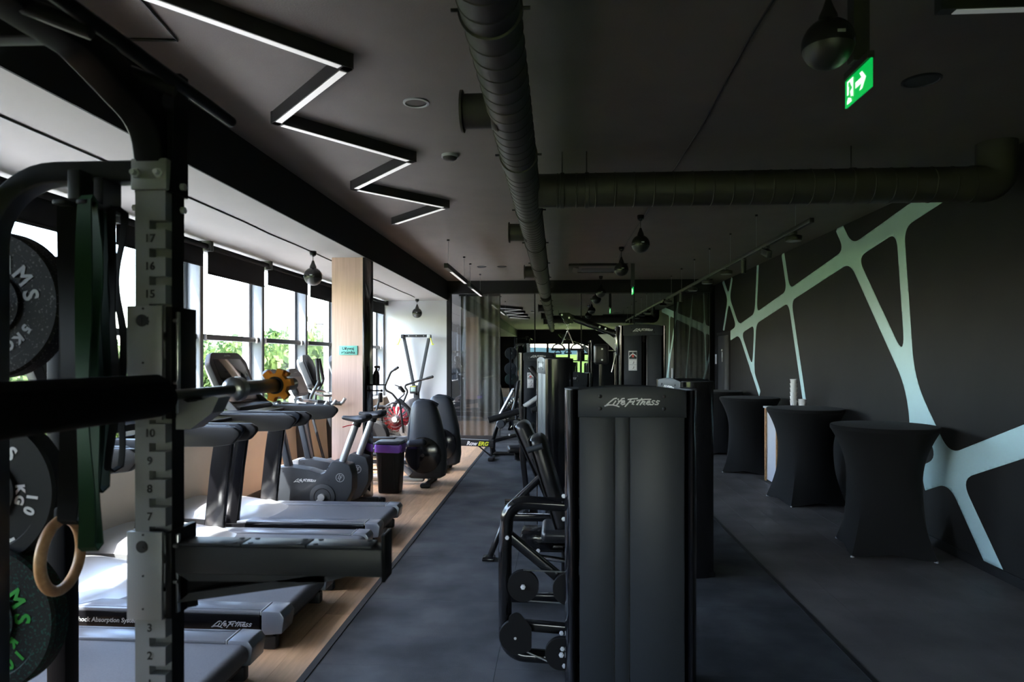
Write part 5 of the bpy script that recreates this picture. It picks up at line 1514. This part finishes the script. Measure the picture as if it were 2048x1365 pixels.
pad((-0.30, 1.05, 0.50), (0.34, 0.36, 0.08), (0, 0, 0), m1, 'seat')
bolts(m1, [(-0.57, 0.92, 0.40), (-0.49, 0.92, 0.40), (-0.39, 0.92, 0.47)], 0.013)
obj('seat_frame', MB().rtube([(-0.62, 1.05, 0.385), (-0.05, 1.05, 0.385)], 0.06, 0.05, 0.008).rtube([(-0.30, 1.05, 0.40), (-0.30, 1.05, 0.03)], 0.08, 0.06, 0.01), 'gloss_black', m1)
obj('base_frame', MB().rtube([(-0.75, 1.05, 0.05), (0.25, 1.05, 0.05)], 0.06, 0.06, 0.012).rtube([(-0.25, 0.1, 0.05), (-0.25, 1.4, 0.05)], 0.06, 0.06, 0.012), 'gloss_black', m1)
obj('chrome_rod', MB().tube([(-0.52, 1.05, 0.325), (-0.05, 0.98, 0.285)], 0.018, n=12), 'chrome', m1)
obj('link_arm', MB().tube([(-0.68, 1.3, 0.62), (-0.45, 1.3, 0.84)], 0.026, n=10), 'gloss_black', m1)

# second machine: tower turned side-on, pale lit edge
m2 = thing('weight_machine', 'weight machine turned side-on behind the nearest one with a light-struck front panel', 'weight machine', (-0.03, 6.33, 0), R(-81))
tower(m2, 1.66)
m2b = thing('bench_seat_unit', 'black padded reclining seat with long backrest beside the machine frames', 'machine seat', (-0.15, 5.6, 0))
pad((0.0, 0.0, 0.78), (0.125, 0.30, 0.76), (0, R(-24), 0), m2b, 'backrest')
obj('back_support', MB().rtube([(-0.16, 0, 1.02), (0.16, 0, 0.36)], 0.03, 0.06, 0.006, up=(0, 1, 0)), 'gloss_black', m2b)
obj('support_leg', MB().tube([(-0.40, -0.05, 0.03), (-0.24, -0.02, 0.42), (0.12, 0, 0.50)], 0.024, n=10, bend=0.06), 'gloss_black', m2b)
obj('foot_plate', MB().rbox((-0.41, -0.05, 0.012), (0.10, 0.12, 0.024), 0.006), 'gloss_black', m2b)
obj('seat_rail', MB().rtube([(-0.22, 0, 0.34), (0.45, 0, 0.34)], 0.06, 0.06, 0.01).rtube([(0.35, 0, 0.36), (0.35, 0, 0.0)], 0.07, 0.07, 0.01), 'gloss_black', m2b)
pad((0.28, 0, 0.43), (0.36, 0.36, 0.085), (0, R(-6), 0), m2b, 'seat')
obj('side_handle', MB().tube([(-0.30, 0.25, 0.42), (-0.18, 0.25, 0.42)], 0.015, n=8).rtube([(-0.18, 0.25, 0.42), (0.1, 0.1, 0.40)], 0.03, 0.03, 0.006), 'chrome', m2b)

m2c = thing('press_arm_machine', 'black machine with a pale slanted lever arm left of the side-on tower', 'weight machine', (-0.12, 7.4, 0))
obj('lever_arm', MB().rtube([(-0.24, 0, 1.12), (0.02, 0, 1.30)], 0.05, 0.05, 0.012, up=(0, 1, 0)), 'silver', m2c)
obj('arm_post', MB().rtube([(-0.24, 0, 1.12), (-0.26, 0, 0.6), (-0.20, 0, 0.05)], 0.06, 0.06, 0.012, bend=0.04, up=(0, 1, 0)), 'gloss_black', m2c)
obj('roller', MB().tube([(-0.62, -0.12, 0.98), (-0.30, -0.05, 1.07)], 0.035, n=14), 'plastic_black', m2c)
obj('roller_sleeve', MB().tube([(-0.16, -0.08, 1.08), (0.05, -0.04, 1.15)], 0.03, n=14), 'plastic_black', m2c)
pad((-0.08, 0.1, 1.42), (0.06, 0.26, 0.34), (0, R(-38), 0), m2c, 'chest_pad')
obj('joint_block', MB().rbox((-0.24, -0.03, 0.80), (0.12, 0.10, 0.16), 0.02), 'gloss_black', m2c)
bolts(m2c, [(-0.26, -0.09, 0.86), (-0.22, -0.09, 0.76), (-0.01, -0.04, 1.22), (-0.02, -0.04, 1.40)], 0.014)
obj('base_frame', MB().rtube([(-0.45, 0, 0.04), (0.3, 0, 0.04)], 0.07, 0.06, 0.012).rtube([(-0.2, -0.4, 0.04), (-0.2, 0.4, 0.04)], 0.07, 0.06, 0.012), 'gloss_black', m2c)
obj('rear_post', MB().rtube([(0.02, 0, 0.04), (0.02, 0, 1.42)], 0.06, 0.06, 0.012), 'gloss_black', m2c)

m3 = thing('weight_machine', 'low weight machine tower half hidden behind the side-on one', 'weight machine', (0.075, 8.15, 0), R(6))
tower(m3, 1.49)
m4 = thing('weight_machine', 'slotted weight tower with placard far left near the mirror', 'weight machine', (-0.36, 12.1, 0), R(10))
tower(m4, 1.755, slot=True, placard=True)
sp_ = obj('seat_post', MB().rtube([(-0.5, -1.2, 0.03), (-0.5, -1.2, 0.16)], 0.08, 0.08, 0.01).rtube([(-0.5, -1.2, 0.04), (0.1, -1.1, 0.04), (0.1, 0, 0.04)], 0.06, 0.06, 0.01), 'gloss_black', m4)
pad((-0.5, -1.2, 0.20), (0.30, 0.32, 0.09), (0, 0, 0), m4, 'seat')
m6 = thing('weight_machine', 'side-on weight machine tower right of the nearest one with a bright header', 'weight machine', (1.0, 5.50, 0), R(-80))
tower(m6, 1.49)

# lat pulldown tower
m5 = thing('cable_machine', 'tall pulldown cable machine with placard and angled top arm', 'cable machine', (1.16, 9.52, 0))
tower(m5, 2.11, slot=True, placard=True)
arm = obj('top_arm', MB().rtube([(-0.33, 0.0, 1.97), (-0.72, -0.02, 2.115), (-1.00, -0.05, 2.215)], 0.07, 0.09, 0.014, up=(0, 0, 1)), 'gloss_black', m5)
obj('arm_head', MB().prism(smooth2([(-1.16, 2.27), (-1.0, 2.27), (-0.93, 2.22), (-0.95, 2.12), (-1.02, 2.12), (-1.08, 2.18)], 0.015, 3), 'y', -0.10, -0.01), 'gloss_black', m5)
obj('head_pulley', MB().cyl((-1.02, -0.085, 2.17), (-1.02, -0.03, 2.17), 0.055, n=24), 'plastic_black', m5)
bolts(m5, [(-1.0, -0.10, 2.20), (-1.1, -0.10, 2.24), (-0.58, -0.05, 2.075), (-0.50, -0.05, 2.05)], 0.014)
obj('gusset_plate', MB().prism([(-0.60, 1.97), (-0.46, 1.98), (-0.33, 1.88), (-0.33, 1.70), (-0.40, 1.78)], 'y', -0.03, -0.018), 'silver', m5)
bp_ = obj('bolt_plate', MB().rbox((-0.345, -0.02, 1.88), (0.03, 0.10, 0.40), 0.005), 'chrome', m5)
for k in range(6):
    obj('bolt', MB().sphere((-0.362, -0.06, 1.72 + k * 0.062), 0.011, n=10, m=6), 'chrome', bp_)
obj('frame_post', MB().rtube([(-0.35, 0.02, 0), (-0.35, 0.02, 2.0)], 0.05, 0.09, 0.02), 'gloss_black', m5)
kp = obj('thigh_pad', MB().rbox((-0.56, -0.05, 1.70), (0.20, 0.09, 0.28), 0.035, seg=4), 'vinyl_pad', m5)
bolts(kp, [(-0.55, -0.095, 1.77), (-0.55, -0.095, 1.62)], 0.014)
obj('pad_post', MB().rtube([(-0.56, 0.0, 0.0), (-0.56, 0.0, 1.8)], 0.05, 0.05, 0.01).rtube([(-0.56, 0.0, 1.75), (-0.34, 0.0, 1.75)], 0.05, 0.05, 0.01), 'gloss_black', m5)
pad((-1.0, -0.05, 0.50), (0.40, 0.36, 0.08), (0, 0, 0), m5, 'seat')
obj('seat_post', MB().rtube([(-1.0, -0.05, 0.47), (-1.0, -0.05, 0.03)], 0.07, 0.07, 0.01).rtube([(-1.15, 0, 0.03), (-0.3, 0, 0.03)], 0.07, 0.06, 0.01), 'gloss_black', m5)
obj('side_cable', MB().tube([(-0.36, -0.05, 1.70), (-0.42, -0.06, 1.45)], 0.006, n=6), 'chrome', m5)
chd = thing('pulldown_handle', 'chrome V-shaped pulldown handle with black grips hanging from the top arm', 'cable handle', (0.14, 9.45, 0))
for k in range(4):
    obj('chain_link', MB().torus((0, 0, 2.105 - k * 0.028), 0.013, 0.0045, (1, 0, 0) if k % 2 else (0, 1, 0), n=14, m=6), 'chrome', chd)
for s in (-1, 1):
    obj('v_bar', MB().tube([(s * 0.008, 0, 2.01), (s * 0.022, 0, 1.98), (s * 0.085, 0, 1.83)], 0.008, n=10, bend=0.02), 'chrome', chd)
    obj('handle_loop', MB().tube([(s * 0.04 + 0.09 * s + x, 0.02, 1.80 + z) for x, z in ((-0.09, -0.035), (-0.06, 0.02), (0.0, 0.045), (0.06, 0.02), (0.09, -0.035))], 0.011, n=10), 'plastic_black', chd)
    obj('grip', MB().tube([(s * 0.04 + 0.09 * s - 0.095, 0.02, 1.765), (s * 0.04 + 0.09 * s + 0.095, 0.02, 1.765)], 0.016, n=12), 'plastic_black', chd)
obj('swivel', MB().sphere((0, 0, 2.01), 0.018, n=12, m=8), 'chrome', chd)

# leg machine by the curtain
lg = thing('leg_machine', 'black leg machine with grey roller and tilted plate by the curtain', 'weight machine', (-0.84, 11.5, 0))
for y in (-0.16, 0.16):
    obj('side_tube', MB().tube([(-0.25, y, 0.05), (-0.24, y, 0.28), (-0.10, y, 0.74), (0.10, y, 1.12)], 0.024, n=10, bend=0.1), 'gloss_black', lg)
obj('pale_tube', MB().tube([(-0.12, -0.19, 0.70), (0.10, -0.19, 1.10)], 0.020, n=10), 'silver', lg)
obj('tilted_plate', MB().rbox((0.155, 0, 1.02), (0.03, 0.5, 0.50), 0.012, rot=(0, R(8), 0)), 'plastic_black', lg)
obj('roller', MB().lathe([(0.0, 0), (0.06, 0), (0.075, 0.015), (0.075, 0.25), (0.06, 0.265), (0, 0.265)], (-0.10, 0.02, 0.55), (0, -1, 0), n=24), 'plastic_dark', lg)
obj('roller_arm', MB().rtube([(-0.10, 0.05, 0.55), (0.12, 0.05, 0.62), (0.26, 0.05, 0.60)], 0.05, 0.06, 0.012, up=(0, 1, 0)), 'gloss_black', lg)
obj('short_handle', MB().tube([(0.15, -0.1, 0.62), (0.15, -0.1, 0.80)], 0.022, n=10), 'plastic_black', lg)
obj('cross_brace', MB().rtube([(-0.12, 0, 0.72), (0.06, 0, 0.78)], 0.05, 0.05, 0.01).rtube([(-0.24, 0, 0.24), (0.36, 0, 0.40)], 0.06, 0.06, 0.01), 'gloss_black', lg)
obj('base_frame', MB().rtube([(-0.25, -0.25, 0.03), (-0.25, 0.25, 0.03)], 0.06, 0.06, 0.01).rtube([(-0.25, 0, 0.03), (0.55, 0, 0.03)], 0.06, 0.06, 0.01).rtube([(0.30, 0, 0.03), (0.30, 0, 0.62)], 0.07, 0.07, 0.01), 'gloss_black', lg)
bolts(lg, [(-0.25, -0.19, 0.26), (-0.10, -0.19, 0.72), (0.0, -0.19, 0.74), (0.24, 0.02, 0.60), (0.03, -0.03, 0.35)], 0.018)
pad((0.28, 0, 0.50), (0.36, 0.32, 0.08), (0, R(-5), 0), lg, 'seat')

# ================================================================== cocktail tables, drinks cabinet
def make_table():
    t = thing('cocktail_table', 'table', 'table')
    n = 96
    def rad(u, th):
        # u: 0 at the table edge .. 1 at the floor
        q = (th + PI / 4) % (PI / 2) - PI / 4       # corners of the hem at th = 0, 90, ...
        foot = 0.318 / math.cos(PI / 4 - abs(q))
        lob = math.cos(4 * th) * 0.5 + 0.5
        waist = 0.285 + 0.010 * lob
        topr = 0.415
        if u < 0.42:
            k = u / 0.42
            s = 1 - (1 - k) ** 2.0
            return topr + (waist - topr) * s
        k = (u - 0.42) / 0.58
        return waist + (foot - waist) * k ** 1.75
    rings = []
    top = 1.075
    for (r, z) in ((0.02, top), (0.38, top), (0.412, top - 0.002), (0.42, top - 0.010), (0.42, top - 0.036), (0.414, top - 0.042)):
        rings.append([(r * math.cos(2 * PI * k / n), r * math.sin(2 * PI * k / n), z) for k in range(n)])
    for i in range(1, 25):
        u = i / 24
        ring = []
        for k in range(n):
            th = 2 * PI * k / n
            r = rad(u, th)
            lob = math.cos(4 * th) * 0.5 + 0.5
            zb = 0.012 + 0.03 * (1 - lob) ** 1.2
            z = (top - 0.042) * (1 - u) + zb * u
            ring.append((r * math.cos(th), r * math.sin(th), z))
        rings.append(ring)
    obj('stretch_cover', loft(MB(), rings), 'spandex', t)
    obj('table_top', MB().cyl((0, 0, top - 0.036), (0, 0, top - 0.008), 0.40, n=48), 'plastic_black', t)
    for k in range(4):
        a = k * PI / 2
        obj('foot', MB().rbox((0.435 * math.cos(a), 0.435 * math.sin(a), 0.008), (0.03, 0.02, 0.016), 0.004, rot=(0, 0, a)), 'light_grey', t)
    obj('pole', MB().cyl((0, 0, 0.02), (0, 0, 1.02), 0.03, n=14), 'steel', t)
    return t
ct = make_table()
for k, (x, y, rz, lab) in enumerate(((2.79, 6.05, 34, 'black stretch-covered high table nearest the camera'), (2.84, 8.05, 52, 'black stretch-covered high table second from the camera, with a lifted hem'),
                                     (2.79, 10.15, 20, 'black stretch-covered high table third from the camera'), (2.78, 12.1, 45, 'black stretch-covered high table farthest away by the toilet door'))):
    o = ct if k == 0 else dup(ct, (0, 0, 0))
    o.location = (x, y, 0); o.rotation_euler = (0, 0, R(rz))
    tag(o, lab, 'table', 'covered high tables along the black wall')
cb = thing('drinks_cabinet', 'white cabinet with wood edge showing between two covered tables', 'cabinet', (3.0, 9.12, 0))
obj('body', MB().rbox((0.03, 0, 0.50), (0.46, 0.50, 0.96), 0.006), 'cabinet_white', cb)
obj('wood_side', MB().rbox((-0.215, -0.235, 0.50), (0.025, 0.03, 0.99), 0.003).rbox((-0.215, 0.235, 0.50), (0.025, 0.03, 0.99), 0.003), 'ring_wood', cb)
obj('worktop', MB().rbox((0.02, 0, 0.99), (0.52, 0.54, 0.025), 0.004), 'cabinet_white', cb)
obj('dispenser_recess', MB().rbox((-0.10, -0.255, 0.70), (0.14, 0.016, 0.18), 0.006), 'plastic_black', cb)
obj('yellow_dot', MB().cyl((-0.06, -0.262, 0.70), (-0.06, -0.266, 0.70), 0.012, n=14), 'orange', cb)
kc = thing('cup_stack', 'tall stack of white paper cups on the drinks cabinet', 'cups', (3.03, 9.0, 1.003))
for k in range(6):
    z = k * 0.055
    obj('cup', MB().lathe([(0.030, z), (0.043, z + 0.09), (0.046, z + 0.092), (0.046, z + 0.097), (0.042, z + 0.096), (0.029, z + 0.006), (0.0, z + 0.006)], n=24), 'paper_white', kc)
k2 = thing('cup_stack', 'short stack of white paper cups beside the tall one', 'cups', (3.13, 8.98, 1.003))
for k in range(2):
    z = k * 0.03
    obj('cup', MB().lathe([(0.036, z), (0.050, z + 0.08), (0.053, z + 0.082), (0.053, z + 0.087), (0.049, z + 0.086), (0.035, z + 0.006), (0.0, z + 0.006)], n=24), 'paper_white', k2)
